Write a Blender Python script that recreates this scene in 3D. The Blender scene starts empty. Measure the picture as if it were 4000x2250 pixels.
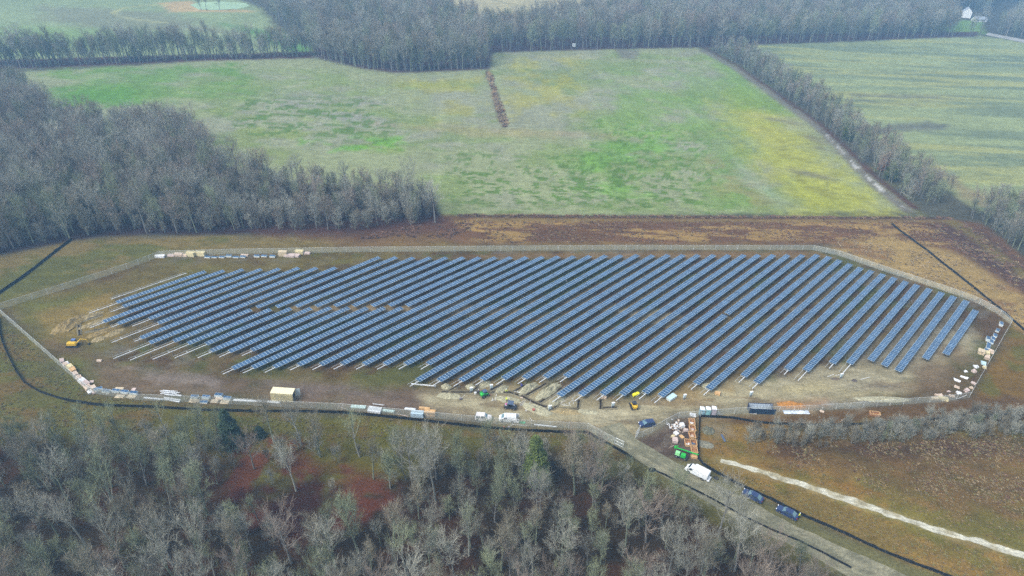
import bpy, bmesh, math, random
import numpy as np
from mathutils import Vector, Matrix

S = bpy.context.scene
COL = S.collection
R = math.radians

# ------------------------------------------------------------------ camera
CAM_H = 124.0
PITCH, ROLL, FPX = 31.86, 3.15, 2667.0        # focal length in pixels of the 4000 px photograph
cam_d = bpy.data.cameras.new('camera')
cam_d.sensor_width = 36.0
cam_d.lens = FPX / 4000 * 36
cam_d.clip_start = 1.0
cam_d.clip_end = 12000
cam = bpy.data.objects.new('camera', cam_d)
COL.objects.link(cam)
cam.matrix_world = (Matrix.Translation((0, 0, CAM_H)) @ Matrix.Rotation(R(90 - PITCH), 4, 'X')
                    @ Matrix.Rotation(R(ROLL), 4, 'Z'))
S.camera = cam

# ------------------------------------------------------------------ sky, sun, exposure
SUN_EL, SUN_AZ = 50.0, -125.0     # azimuth from +Y, clockwise
w = bpy.data.worlds.new('World')
S.world = w
w.use_nodes = True
nt = w.node_tree
sky = nt.nodes.new('ShaderNodeTexSky')
sky.sky_type = 'NISHITA'
sky.sun_disc = False
sky.sun_elevation = R(SUN_EL)
sky.sun_rotation = R(SUN_AZ)
sky.air_density = 1.0
sky.dust_density = 3.0
sky.ozone_density = 1.0
bg = nt.nodes['Background']
bg.inputs[1].default_value = 0.13
hs = nt.nodes.new('ShaderNodeHueSaturation')      # overcast: the blue of the clear sky is mostly gone
hs.inputs['Saturation'].default_value = .48
nt.links.new(sky.outputs[0], hs.inputs['Color'])
nt.links.new(hs.outputs[0], bg.inputs[0])
sd = bpy.data.lights.new('sun', 'SUN')
sd.energy = 1.3
sd.angle = R(25)
sd.color = (1.0, 0.96, 0.9)
sun = bpy.data.objects.new('sun', sd)
COL.objects.link(sun)
sun.rotation_euler = Vector((math.sin(R(SUN_AZ)) * math.cos(R(SUN_EL)), math.cos(R(SUN_AZ)) * math.cos(R(SUN_EL)),
                             math.sin(R(SUN_EL)))).to_track_quat('Z', 'Y').to_euler()
S.view_settings.view_transform = 'Standard'
S.view_settings.look = 'None'
S.view_settings.gamma = 1.0
S.view_settings.exposure = 1.2
S.view_settings.use_curve_mapping = False
S.render.engine = 'CYCLES'
S.cycles.use_denoising = False
S.cycles.denoiser = 'OPENIMAGEDENOISE'
S.cycles.denoising_prefilter = 'NONE'
S.cycles.max_bounces = 5
S.cycles.diffuse_bounces = 2
S.cycles.glossy_bounces = 2
S.cycles.transparent_max_bounces = 12
S.cycles.volume_bounces = 0
S.cycles.use_adaptive_sampling = False

HAZE_DENSITY = 0.0005
HAZE_COLOR = (0.30, 0.63, 1.0)

# ------------------------------------------------------------------ points on the ground
# survey points were read off the photograph (2576 px wide view) and are turned into metres on the ground here
_p, _r = R(PITCH), R(ROLL)
def P(x, y, z=0.0):
    X = (x * 4000 / 2576 - 2000) / FPX
    Y = (1125 - y * 4000 / 2576) / FPX
    X, Y = math.cos(_r) * X - math.sin(_r) * Y, math.sin(_r) * X + math.cos(_r) * Y
    d = (X, math.cos(_p) + Y * math.sin(_p), -math.sin(_p) + Y * math.cos(_p))
    t = (z - CAM_H) / d[2]
    return Vector((d[0] * t, d[1] * t, z))
def N(x, y, z=0.0):
    return P(x * .644, y * .644, z)

# ------------------------------------------------------------------ helpers
def lin(c):
    return tuple(((v / 255 + .055) / 1.055) ** 2.4 if v > 10 else v / 255 / 12.92 for v in c)
_mats = {}
def mat(name, rgb, rough=.8, metal=0., noise=0., scale=3., spec=.3, alpha=None, rnd=0., stretch=None, bump=0.):
    if name in _mats:
        return _mats[name]
    m = bpy.data.materials.new(name)
    m.use_nodes = True
    t = m.node_tree
    b = t.nodes['Principled BSDF']
    b.inputs['Roughness'].default_value = rough
    b.inputs['Metallic'].default_value = metal
    b.inputs['Specular IOR Level'].default_value = spec
    b.inputs['Base Color'].default_value = (*rgb, 1)
    src = None
    if noise or bump:
        tc = t.nodes.new('ShaderNodeTexCoord')
        nz = t.nodes.new('ShaderNodeTexNoise')
        nz.inputs['Scale'].default_value = scale
        nz.inputs['Detail'].default_value = 5
        if stretch:
            mp = t.nodes.new('ShaderNodeMapping')
            mp.inputs['Scale'].default_value = stretch
            t.links.new(tc.outputs['Object'], mp.inputs[0])
            t.links.new(mp.outputs[0], nz.inputs['Vector'])
        else:
            t.links.new(tc.outputs['Object'], nz.inputs['Vector'])
        if noise:
            mr = t.nodes.new('ShaderNodeMapRange')
            mr.inputs[1].default_value = .3
            mr.inputs[2].default_value = .7
            mr.inputs[3].default_value = 1 - noise
            mr.inputs[4].default_value = 1 + noise
            t.links.new(nz.outputs[0], mr.inputs[0])
            src = mr.outputs[0]
        if bump:
            bp = t.nodes.new('ShaderNodeBump')
            bp.inputs['Strength'].default_value = bump
            bp.inputs['Distance'].default_value = .1
            t.links.new(nz.outputs[0], bp.inputs['Height'])
            t.links.new(bp.outputs[0], b.inputs['Normal'])
    if rnd:
        oi = t.nodes.new('ShaderNodeObjectInfo')
        mr2 = t.nodes.new('ShaderNodeMapRange')
        mr2.inputs[3].default_value = 1 - rnd
        mr2.inputs[4].default_value = 1 + rnd
        t.links.new(oi.outputs['Random'], mr2.inputs[0])
        if src:
            mm = t.nodes.new('ShaderNodeMath')
            mm.operation = 'MULTIPLY'
            t.links.new(src, mm.inputs[0])
            t.links.new(mr2.outputs[0], mm.inputs[1])
            src = mm.outputs[0]
        else:
            src = mr2.outputs[0]
    if src:
        vm = t.nodes.new('ShaderNodeVectorMath')
        vm.operation = 'SCALE'
        vm.inputs[0].default_value = rgb
        t.links.new(src, vm.inputs['Scale'])
        t.links.new(vm.outputs[0], b.inputs['Base Color'])
    if alpha is not None:
        out = t.nodes['Material Output']
        tr = t.nodes.new('ShaderNodeBsdfTransparent')
        mx = t.nodes.new('ShaderNodeMixShader')
        mx.inputs[0].default_value = alpha
        t.links.new(tr.outputs[0], mx.inputs[1])
        t.links.new(b.outputs[0], mx.inputs[2])
        t.links.new(mx.outputs[0], out.inputs[0])
    _mats[name] = m
    return m

class MB:
    """collects shapes, builds one mesh"""
    def __init__(s):
        s.v = []; s.f = []; s.m = []
    def add(s, vs, fs, mi=0):
        o = len(s.v)
        s.v += [tuple(v) for v in vs]
        s.f += [tuple(i + o for i in f) for f in fs]
        s.m += [mi] * len(fs)
        return s
    def box(s, c, d, rz=0., mi=0, taper=1., M=None):
        x, y, z = d[0] / 2, d[1] / 2, d[2] / 2
        vs = [(sx * x * (taper if sz > 0 else 1), sy * y * (taper if sz > 0 else 1), sz * z)
              for sz in (-1, 1) for sy in (-1, 1) for sx in (-1, 1)]
        ca, sa = math.cos(rz), math.sin(rz)
        vs = [(ca * a - sa * b + c[0], sa * a + ca * b + c[1], e + c[2]) for a, b, e in vs]
        if M: vs = [tuple(M @ Vector(v)) for v in vs]
        return s.add(vs, [(0, 2, 3, 1), (4, 5, 7, 6), (0, 1, 5, 4), (2, 6, 7, 3), (0, 4, 6, 2), (1, 3, 7, 5)], mi)
    def tube(s, p0, p1, r0, r1=None, n=6, mi=0, cap=True):
        r1 = r0 if r1 is None else r1
        p0, p1 = Vector(p0), Vector(p1)
        d = (p1 - p0)
        if d.length < 1e-6: return s
        d.normalize()
        a = d.orthogonal().normalized(); b = d.cross(a)
        vs = []
        for p, r in ((p0, r0), (p1, r1)):
            for k in range(n):
                t = 2 * math.pi * k / n
                vs.append(p + (a * math.cos(t) + b * math.sin(t)) * r)
        fs = [(k, (k + 1) % n, n + (k + 1) % n, n + k) for k in range(n)]
        if cap: fs += [tuple(range(n))[::-1], tuple(range(n, 2 * n))]
        return s.add(vs, fs, mi)
    def path(s, pts, r, n=6, mi=0):
        for a, b in zip(pts[:-1], pts[1:]): s.tube(a, b, r, r, n, mi)
        return s
    def prism(s, poly, y0, y1, mi=0, ins=None):
        """side profile in x,z extruded over y; ins(z)->half width factor"""
        n = len(poly)
        f = ins or (lambda x, z: 1.)
        vs = [(x, y0 * f(x, z), z) for x, z in poly] + [(x, y1 * f(x, z), z) for x, z in poly]
        fs = [(k, (k + 1) % n, n + (k + 1) % n, n + k) for k in range(n)]
        fs += [tuple(range(n))[::-1], tuple(range(n, 2 * n))]
        return s.add(vs, fs, mi)
    def mesh(s, name, mats):
        me = bpy.data.meshes.new(name)
        me.from_pydata(s.v, [], s.f)
        for m in (mats if isinstance(mats, (list, tuple)) else [mats]): me.materials.append(m)
        if any(s.m): me.polygons.foreach_set('material_index', s.m)
        me.update()
        return me
    def build(s, name, mats, parent=None, smooth=False):
        me = s.mesh(name, mats)
        if smooth: me.polygons.foreach_set('use_smooth', [True] * len(me.polygons))
        o = bpy.data.objects.new(name, me)
        COL.objects.link(o)
        if parent: o.parent = parent
        return o

def tag(o, label=None, cat=None, group=None, kind=None):
    if label: o['label'] = label
    if cat: o['category'] = cat
    if group: o['group'] = group
    if kind: o['kind'] = kind
    return o
def empty(name, loc, rz=0., label=None, cat=None, group=None):
    o = bpy.data.objects.new(name, None)
    o.empty_display_size = .5
    o.location = loc
    o.rotation_euler = (0, 0, rz)
    COL.objects.link(o)
    return tag(o, label, cat, group)
def part(name, mesh, parent, loc=(0, 0, 0), rot=(0, 0, 0)):
    o = bpy.data.objects.new(name, mesh)
    o.parent = parent
    o.location = loc
    o.rotation_euler = rot
    COL.objects.link(o)
    return o
def dup(root, loc, rz, label=None, group=None):
    r = root.copy(); COL.objects.link(r)
    r.location = loc; r.rotation_euler = (0, 0, rz)
    if label: r['label'] = label
    if group: r['group'] = group
    for ch in root.children:
        c = ch.copy(); COL.objects.link(c); c.parent = r
        for g in ch.children:
            d = g.copy(); COL.objects.link(d); d.parent = c
    return r
def head(a, b):
    d = Vector(b) - Vector(a)
    return math.atan2(d.y, d.x)

# ------------------------------------------------------------------ value noise on arrays
def _hash(ix, iy, seed):
    h = (ix * 374761393 + iy * 668265263 + seed * 2147483647 + 1013904223) & 0xffffffff
    h = ((h ^ (h >> 13)) * 1274126177) & 0xffffffff
    h = ((h ^ (h >> 16)) * 2246822519) & 0xffffffff
    return ((h ^ (h >> 13)) & 0xffff) / 65535.0
def vnoise(x, y, seed=0):
    ix = np.floor(x).astype(np.int64); iy = np.floor(y).astype(np.int64)
    fx = x - ix; fy = y - iy
    fx = fx * fx * (3 - 2 * fx); fy = fy * fy * (3 - 2 * fy)
    a = _hash(ix, iy, seed); b = _hash(ix + 1, iy, seed); c = _hash(ix, iy + 1, seed); d = _hash(ix + 1, iy + 1, seed)
    return (a * (1 - fx) + b * fx) * (1 - fy) + (c * (1 - fx) + d * fx) * fy
def fbm(x, y, size, seed=0, oct=4, sx=1., sy=1., ang=0.):
    ca, sa = math.cos(ang), math.sin(ang)
    u = (ca * x + sa * y) / size / sx; v = (-sa * x + ca * y) / size / sy
    r = 0; a = 1; t = 0
    for k in range(oct):
        r = r + a * vnoise(u, v, seed + k * 17); t += a; a *= .62; u = u * 2.03 + 11.3; v = v * 2.03 + 5.7
    return r / t
def sstep(e0, e1, x):
    t = np.clip((x - e0) / (e1 - e0), 0, 1)
    return t * t * (3 - 2 * t)
def sdist(px, py, poly, closed=True):
    """signed distance (inside negative) to a polygon, or the distance to a polyline"""
    n = len(poly)
    d2 = np.full(px.shape, 1e12); inside = np.zeros(px.shape, bool)
    for k in range(n if closed else n - 1):
        ax, ay = poly[k][:2]; bx, by = poly[(k + 1) % n][:2]
        ex, ey = bx - ax, by - ay
        t = np.clip(((px - ax) * ex + (py - ay) * ey) / (ex * ex + ey * ey + 1e-9), 0, 1)
        d2 = np.minimum(d2, (px - ax - t * ex) ** 2 + (py - ay - t * ey) ** 2)
        if closed:
            cnd = ((ay > py) != (by > py))
            xi = ax + (py - ay) * ex / (ey if abs(ey) > 1e-9 else 1e-9)
            inside ^= cnd & (px < xi)
    d = np.sqrt(d2)
    return np.where(inside, -d, d) if closed else d
def W(pts):
    return [tuple(P(*p)[:2]) for p in pts]
def inside(x, y, poly):
    r = False; n = len(poly)
    for k in range(n):
        ax, ay = poly[k]; bx, by = poly[(k + 1) % n]
        if (ay > y) != (by > y) and x < ax + (y - ay) * (bx - ax) / (by - ay): r = not r
    return r
# ------------------------------------------------------------------ the ground: one sheet, its colour map painted per vertex
K_ALB = 0.55
SAT = 1.07      # survey colours were read off the photograph through a little haze: give them back their saturation
def alb(c):
    a = np.array(lin(c)) * K_ALB; g = a.mean()
    return np.clip(g + (a - g) * SAT, .003, 1)
ys = np.concatenate([np.arange(-400, 60, 20.), np.arange(60, 92, 1.5), np.arange(92, 300, .72),
                     300 * 1.0085 ** np.arange(0, 175), 300 * 1.0085 ** 175 * 1.06 ** np.arange(1, 34)])
NC = 640
s_c = np.linspace(-1, 1, NC)
outer = 1 + (1.28 ** np.arange(1, 16) - 1) * .35
s_all = np.concatenate([-outer[::-1], s_c, outer])
half = 42 + .80 * (np.maximum(ys, 40) + 55)
GX = (s_all[None, :] * half[:, None]).ravel()
GY = np.repeat(ys, len(s_all))
nr, ncol = len(ys), len(s_all)
C3 = np.tile(alb((92, 90, 74)), (len(GX), 1))
WX = fbm(GX, GY, 9, 101, 3) - .5
WY = fbm(GX, GY, 2.5, 102, 3) - .5

def paint(pts, col, soft=2., warp=4., amt=1., world=False, closed=True, width=0., noise=None):
    poly = pts if world else W(pts)
    a = np.array(poly)
    mg = soft + warp + width + 2
    sel = np.where((GX > a[:, 0].min() - mg) & (GX < a[:, 0].max() + mg) & (GY > a[:, 1].min() - mg) & (GY < a[:, 1].max() + mg))[0]
    if not len(sel): return
    x, y = GX[sel], GY[sel]
    d = sdist(x, y, poly, closed) - width + (WX[sel] * 1.4 + WY[sel] * .6) * warp
    m = 1 - sstep(-soft, soft, d)
    if noise:      # (size, lo, hi, seed, sx, sy, ang)
        sz, lo, hi, sdd, sx, sy, an = noise
        m = m * sstep(lo, hi, fbm(x, y, sz, sdd, 4, sx, sy, an))
    m = (m * amt)[:, None]
    C3[sel] = C3[sel] * (1 - m) + alb(col) * m

FENCE = [(1602,1104),(1616,1100),(1639,1089),(1675,1068),(1707,1052),(1762,1049),(1847,1041),(1996,1036),(2067,1033),
         (2371,1010),(2437,1001),(2542,816),(2514,793),(2463,765),(2419,747),(2330,717),(2219,681),(2110,643),(2045,629),
         (1546,629),(902,634),(560,640),(404,645),(320,677),(160,729),(0,779),(-8,781),(228,989),(350,1007),(543,1014),(707,1024),
         (863,1031),(1290,1071),(1477,1080),(1545,1117)]
# far fields
paint([(-700,-120),(470,-90),(560,-20),(660,25),(700,75),(780,125),(800,145),(400,158),(0,175),(-400,190)], (154,170,122), 6, 6)
paint([(-300,60),(300,70),(420,100),(0,140),(-300,150)], (134,164,92), 14, 20, .7)
paint([(100,15),(420,30),(560,80),(200,70),(100,45)], (138,138,112), 14, 20, .7)
paint([(560,60),(740,90),(800,140),(740,130),(640,95)], (92,150,70), 8, 8, .8)
paint([(395,8),(470,2),(560,22),(660,30),(430,30)], (205,178,128), 4, 5, .9)
paint([(285,32),(310,20),(360,14),(420,12)], (190,190,130), 2, 1, .8, closed=False, width=2)
paint([(285,32),(300,42),(360,52),(420,58)], (186,186,130), 2, 1, .6, closed=False, width=2)
paint([(820,-150),(1900,-150),(1720,5),(1560,30),(1400,52),(1250,85),(1200,70),(990,20)], (196,186,142), 6, 6)
paint([(900,-60),(1150,-20),(1330,20),(1500,40)], (150,150,120), 3, 4, .6, closed=False, width=3)
paint([(2360,70),(2420,50),(2470,55),(2480,85),(2400,88)], (128,160,88), 5, 5)
# the big field behind the site
paint([(60,180),(300,168),(500,152),(790,145),(900,168),(990,182),(1100,178),(1230,172),(1237,130),(1440,125),(1750,118),
       (1850,165),(1950,235),(2060,312),(2140,388),(2200,448),(2292,528),(1400,546),(1100,542),(900,500),(560,430),(150,330),(0,240)],
      (158,166,122), 3, 3)
C_main = [(140,175),(1240,172),(1240,130),(1760,118),(2292,528),(1150,540),(1000,400),(560,350),(150,260)]
paint(C_main, (164,164,144), 12, 10, .55, noise=(38,.42,.6,7,1,1,0))
paint(C_main, (132,154,78), 12, 10, .6, noise=(26,.5,.64,8,1.6,1,.3))
paint([(120,180),(600,160),(640,240),(150,270)], (112,154,56), 10, 24, .85, noise=(30,.3,.55,9,2.5,1,0))
paint([(150,225),(330,220),(330,262),(150,268)], (100,154,44), 6, 12, .7)
paint([(520,280),(900,270),(1000,390),(700,400),(560,360)], (132,150,70), 14, 24, .7, noise=(14,.42,.6,10,2.2,1,0))
paint([(760,350),(1000,350),(980,380),(800,378)], (118,176,52), 5, 14, .8, noise=(10,.4,.56,61,2,1,0))
paint([(700,240),(1000,250),(1000,320),(800,330)], (160,160,145), 14, 24, .8, noise=(12,.35,.6,62,2.,1,0))
paint([(920,310),(1600,335),(1960,325),(1600,345),(1200,345)], (178,158,118), 4, 8, .4)
paint([(1000,200),(1240,185),(1240,300),(1100,310)], (176,172,80), 12, 20, .55, noise=(20,.4,.6,11,1,1,0))
paint([(1260,150),(1460,140),(1450,290),(1280,320)], (180,176,78), 12, 20, .6, noise=(22,.4,.6,12,1,1,0))
paint([(1450,400),(1500,350),(1620,315),(1720,330),(1700,400),(1560,440),(1640,500),(1480,480)], (124,174,66), 10, 18, .75,
      noise=(12,.36,.56,13,1.4,1,0))
paint([(1560,180),(1780,190),(1760,330),(1500,330)], (132,168,76), 14, 24, .6, noise=(16,.4,.58,14,1,1.6,.5))
paint([(1100,370),(1900,420),(2000,530),(1150,530)], (98,130,48), 14, 14, .85, noise=(3.0,.565,.62,15,1.4,1,0))
paint([(560,240),(1000,250),(1000,360),(560,350)], (98,130,48), 14, 14, .85, noise=(3.6,.555,.62,16,1.8,1,0))
paint([(1500,300),(1850,330),(1850,480),(1400,520)], (100,138,46), 14, 14, .8, noise=(3,.55,.62,63,1.3,1,0))
paint([(1700,180),(1850,200),(1900,300),(1960,420),(1960,530),(1800,530),(1760,400)], (128,160,78), 10, 14, .6, noise=(20,.35,.55,64,1,1.6,0))
paint([(1850,225),(1930,262),(2040,345),(2130,430),(2240,515),(2282,538),(2010,540),(1930,450),(1880,360),(1840,290)], (184,186,72), 18, 24, .78,
      noise=(22,.12,.34,17,1,1.4,-.6))
paint([(1900,300),(2100,440),(2200,520),(2000,500)], (150,150,70), 6, 8, .7, noise=(5,.52,.62,65,1.6,1,-.5))
paint([(1780,130),(1860,170),(2000,290),(1850,270)], (120,158,62), 10, 14, .7)
paint([(1760,380),(1850,420),(1980,520),(1900,530),(1800,470)], (168,142,104), 8, 12, .4, noise=(10,.35,.55,18,1,1,0))
paint([(1850,400),(1900,440),(2010,520),(1960,520),(1860,450)], (158,172,150), 6, 8, .5)
paint([(1550,125),(1610,126),(1600,148),(1560,146)], (128,122,112), 4, 5, .8)
for a, b in (((2040,345),(2075,360)), ((2060,372),(2110,385)), ((1940,300),(2000,310)), ((2000,430),(2090,450))):
    paint([a, b], (130,124,108), 4, 5, .7, closed=False, width=3)
paint([(1770,128),(1850,172),(1950,243),(2060,322),(2135,398),(2192,458),(2280,528)], (128,122,112), 2, 2, .9, closed=False, width=3.2)
paint([(2080,340),(2150,415),(2220,480),(2275,522)], (212,212,205), .8, 2.5, .9, closed=False, width=1.0, noise=(7,.5,.6,19,1,1,0))
paint([(1775,122),(1856,166),(1956,236),(2066,314),(2145,388),(2205,448),(2300,522)], (92,58,48), 1.5, 2, .9, closed=False, width=1.8)
# field on the right, tilled in bands
D_ = [(1890,114),(2150,105),(2460,88),(2520,98),(2800,140),(2900,620),(2470,530),(2420,505),(2330,440),(2200,350),(2090,268),(1960,183)]
paint(D_, (160,172,122), 3, 3)
paint(D_, (126,140,108), 3, 3, .8, noise=(26,.44,.6,21,6,.55,.06))
paint(D_, (182,184,116), 3, 3, .7, noise=(20,.52,.66,22,7,.5,.06))
paint([(2160,322),(2330,306),(2400,318),(2200,338)], (116,118,104), 5, 6, .8)
paint([(2140,238),(2450,240),(2300,262),(2150,255)], (122,124,108), 6, 8, .8, noise=(14,.35,.5,23,5,.5,.05))
paint([(2180,320),(2380,312),(2380,325),(2200,335)], (118,120,104), 4, 5, .8)
paint([(2330,405),(2420,500),(2560,560),(2440,470)], (160,142,106), 6, 8, .7)
# brown rank strip between the field and the site
paint([(1060,545),(1250,542),(2390,549),(2460,560),(2576,640),(2800,800),(2900,1000),(2560,830),(2400,705),(2240,612),
       (1950,622),(1150,622),(900,600)], (122,90,60), 3, 4)
STRIP = [(1150,556),(2300,556),(2500,640),(2240,606),(1200,612)]
paint(STRIP, (110,80,56), 2, 3, .75, noise=(9,.42,.55,31,4,.8,0))
paint(STRIP, (176,146,88), 3, 4, .8, noise=(5,.5,.6,32,3.5,.8,0))
paint([(1200,549),(2400,554),(2400,560),(1200,556)], (142,122,74), 1.5, 1.5, .8)
paint([(1170,543),(2390,549)], (78,58,46), .8, 1., .9, closed=False, width=.9)
paint([(2060,622),(2240,592),(2420,640),(2560,730),(2800,900),(2700,960),(2576,850),(2460,770),(2110,640)], (172,146,92), 4, 6)
paint([(2060,600),(2400,600),(2700,850),(2576,850),(2460,770),(2110,640)], (128,88,58), 4, 6, .6, noise=(9,.5,.62,33,3,1,0))
paint([(2330,560),(2450,570),(2700,740),(2760,800),(2576,735),(2440,650)], (84,62,52), 5, 6, .85)
paint([(2400,560),(2470,610),(2580,690),(2700,760)], (132,118,66), 3, 3, .8, closed=False, width=3)
# round the site
paint([(-300,700),(0,640),(200,600),(700,590),(1100,585),(1160,612),(2050,618),(2045,650),(420,660),(0,800),(-300,880)], (130,114,66), 4, 4)
paint([(700,590),(1110,575),(1200,615),(900,622)], (124,92,62), 5, 6, .7)
paint([(-300,700),(0,640),(200,600),(640,600),(400,640),(0,770)], (98,102,44), 6, 8, .8, noise=(10,.42,.6,34,2,1,0))
paint([(-500,800),(0,780),(225,992),(700,1032),(1280,1078),(1480,1088),(1640,1185),(2000,1370),(2300,1600),(-900,1900),(-900,900)],
      (102,98,50), 3, 3)
paint([(-500,800),(0,780),(225,992),(700,1032),(1280,1078),(1480,1088),(1640,1185),(700,1160),(0,1120),(-500,1000)],
      (118,94,52), 3, 3, .7, noise=(6,.5,.62,35,2,1,0))
paint([(-500,800),(0,780),(225,992),(700,1032),(700,1100),(0,1120),(-500,1000)], (100,104,46), 3, 3, .5, noise=(9,.5,.62,36,2,1,0))
paint([(2542,816),(2800,950),(2800,1050),(2400,1050),(2437,1001)], (128,100,44), 3, 4)
paint([(2542,816),(2800,950),(2800,1050),(2400,1050),(2437,1001)], (108,104,42), 3, 4, .8, noise=(10,.5,.62,37,1,1,0))
paint([(1765,1046),(2437,1001),(2800,1000),(2800,1100),(1765,1100)], (112,86,50), 2, 3)
# inside the fence
paint(FENCE, (112,96,60), 1, .5)
paint(FENCE, (86,94,42), 1, 1, .7, noise=(13,.48,.62,41,1.6,1,.7))
paint(FENCE, (92,66,42), 1, 1, .7, noise=(8,.53,.64,42,1.5,1,.7))
paint(FENCE, (124,118,104), 1, 1, .5, noise=(6,.58,.68,43,2,1,.7))
paint([(0,770),(400,655),(1000,640),(980,650),(300,760),(150,900)], (120,108,52), 6, 8, .7)
paint([(60,760),(200,740),(300,800),(200,960),(120,900)], (106,110,46), 8, 8, .7)
paint([(1200,640),(2050,630),(2100,650),(1100,650)], (140,112,74), 2, 3, .7)
for a, b, c_ in (((640,772),(1180,775),(146,128,96)), ((1180,775),(1500,800),(160,144,114)), ((1500,800),(2000,790),(166,152,120))):
    paint([a, b], c_, 4, 6, .9, closed=False, width=4.5, noise=(8,.45,.58,44,2,1,0))
paint([(560,940),(1000,955),(1100,975),(1000,985),(560,955)], (112,110,48), 4, 5, .6)
paint([(250,905),(560,948),(1000,975),(1150,992),(1250,1030),(1250,1060),(860,1028),(560,1010),(300,985),(225,945)], (122,104,82), 5, 6, .85)
paint([(300,915),(700,960),(1150,1000),(1150,1010),(700,975),(380,975)], (146,134,124), 4, 6, .8, noise=(6,.46,.6,45,3.5,.8,-.1))
paint([(760,990),(1180,1020),(1160,1048),(860,1028)], (128,110,96), 4, 5, .6)
for k in range(5):
    paint([(560,948 + 5 * k),(850,968 + 6 * k),(1120,990 + 7 * k),(1260,1000 + 10 * k)], (98,82,74), .5, .5, .5, closed=False, width=.22)
YARD = [(1080,992),(1250,985),(1400,1000),(1560,1010),(1680,1000),(1800,978),(1950,955),(2050,935),(2200,912),(2310,890),(2380,830),
        (2450,838),(2440,880),(2380,950),(2250,990),(1990,1033),(1850,1040),(1707,1050),(1610,1102),(1545,1114),(1478,1078),(1260,1062),(1160,1040),(1080,1010)]
paint(YARD, (178,168,134), 4, 5)
paint(YARD, (196,188,156), 4, 5, .75, noise=(5,.5,.64,46,2.6,.8,0))
paint(YARD, (132,112,84), 4, 5, .7, noise=(7,.54,.66,47,2.6,.8,0))
paint([(1250,970),(1420,975),(1560,1000),(1900,962),(1900,985),(1500,1020),(1270,1005)], (178,152,98), 4, 5, .6, noise=(6,.4,.6,48,2,1,0))
paint([(2180,905),(2400,800),(2440,830),(2330,900),(2250,930)], (144,138,120), 5, 8, .85)
paint([(2050,935),(2330,900),(2330,950),(2050,985)], (150,142,116), 5, 8, .5)
paint([(1960,968),(2240,975),(2240,992),(1960,992)], (196,184,140), 3, 4, .8, noise=(5,.4,.55,49,3,.8,0))
paint([(2280,930),(2400,880),(2440,900),(2430,990),(2300,995)], (112,84,54), 5, 6, .7)
paint([(2140,970),(2260,965),(2250,978)], (106,100,92), 2, 3, .8)
for y0, y1 in ((1022,960), (1030,968), (1038,975)):
    paint([(1500,y0 + 30),(1640,y0 + 22),(1800,y0),(1990,(y0 + y1) / 2 + 8),(2200,y1)], (120,112,90), .5, .6, .55, closed=False, width=.3)
paint([(1950,1005),(2080,1003),(2090,1025),(1960,1035)], (182,142,104), 2, 3, .8)
paint([(2030,1012),(2300,1002),(2400,1000),(2200,1018),(2060,1030)], (160,160,150), 2, 3, .8, noise=(5,.35,.5,50,3,.8,0))
# spoil and digging
paint([(100,790),(280,740),(310,790),(300,850),(120,870)], (150,126,70), 3, 5, .75)
paint([(110,860),(220,850),(240,900),(130,900)], (110,86,64), 3, 5, .7)
paint([(1100,985),(1500,985),(1560,1020),(1380,1035),(1300,1005),(1100,1000)], (166,158,128), 3, 4, .7)
# waste triangle and lane verges
paint([(1602,1108),(1650,1090),(1700,1060),(1756,1052),(1758,1165),(1700,1175),(1610,1120)], (100,84,70), 2, 3)
paint([(1602,1108),(1650,1090),(1700,1060),(1756,1052),(1758,1165),(1700,1175),(1610,1120)], (132,120,104), 2, 3, .7, noise=(3,.5,.62,51,1,1,0))
# meadow right of the lane
MEAD = [(1762,1058),(1900,1072),(2900,1050),(2900,1700),(2600,1540),(2420,1480),(2230,1395),(2018,1300),(1782,1180),(1760,1150)]
paint(MEAD, (132,112,58), 1.5, 1.5)
paint(MEAD, (150,120,64), 2, 3, .8, noise=(5,.46,.6,52,2.4,1,-.4))
paint(MEAD, (110,108,46), 2, 3, .7, noise=(8,.5,.62,53,1.6,1,-.4))
paint([(1840,1120),(2050,1130),(2900,1090),(2900,1300),(2576,1330),(2350,1260),(2100,1200),(1900,1165)], (108,82,50), 5, 7, .7, noise=(9,.3,.52,54,2,1,0))
paint([(1960,1110),(2900,1085),(2900,1130),(2200,1160),(1960,1140)], (70,48,36), 4, 5, .7)
paint([(1770,1065),(1850,1080),(1850,1130),(1790,1110)], (134,98,50), 4, 4, .6)
paint([(1770,1060),(1830,1065),(1850,1095),(1800,1100)], (142,136,112), 3, 3, .7)
paint([(1880,1170),(2100,1190),(2250,1240),(2200,1270),(2000,1210)], (150,112,54), 4, 6, .7, noise=(3.5,.4,.58,55,2.5,1,-.4))
TRACK = [(1811,1160),(1860,1172),(1920,1190),(1985,1210),(2060,1234),(2146,1262),(2245,1296),(2345,1330),(2506,1378),(2576,1398),(2700,1432)]
paint(TRACK, (180,168,124), .7, 1.2, .35, closed=False, width=1.5)
paint([(1640,1150),(1760,1165),(1810,1200),(2020,1305),(2230,1400),(2480,1500),(2480,1600),(2200,1500),(1900,1345),(1640,1195)], (120,116,74), 1.5, 2, .9)
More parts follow.
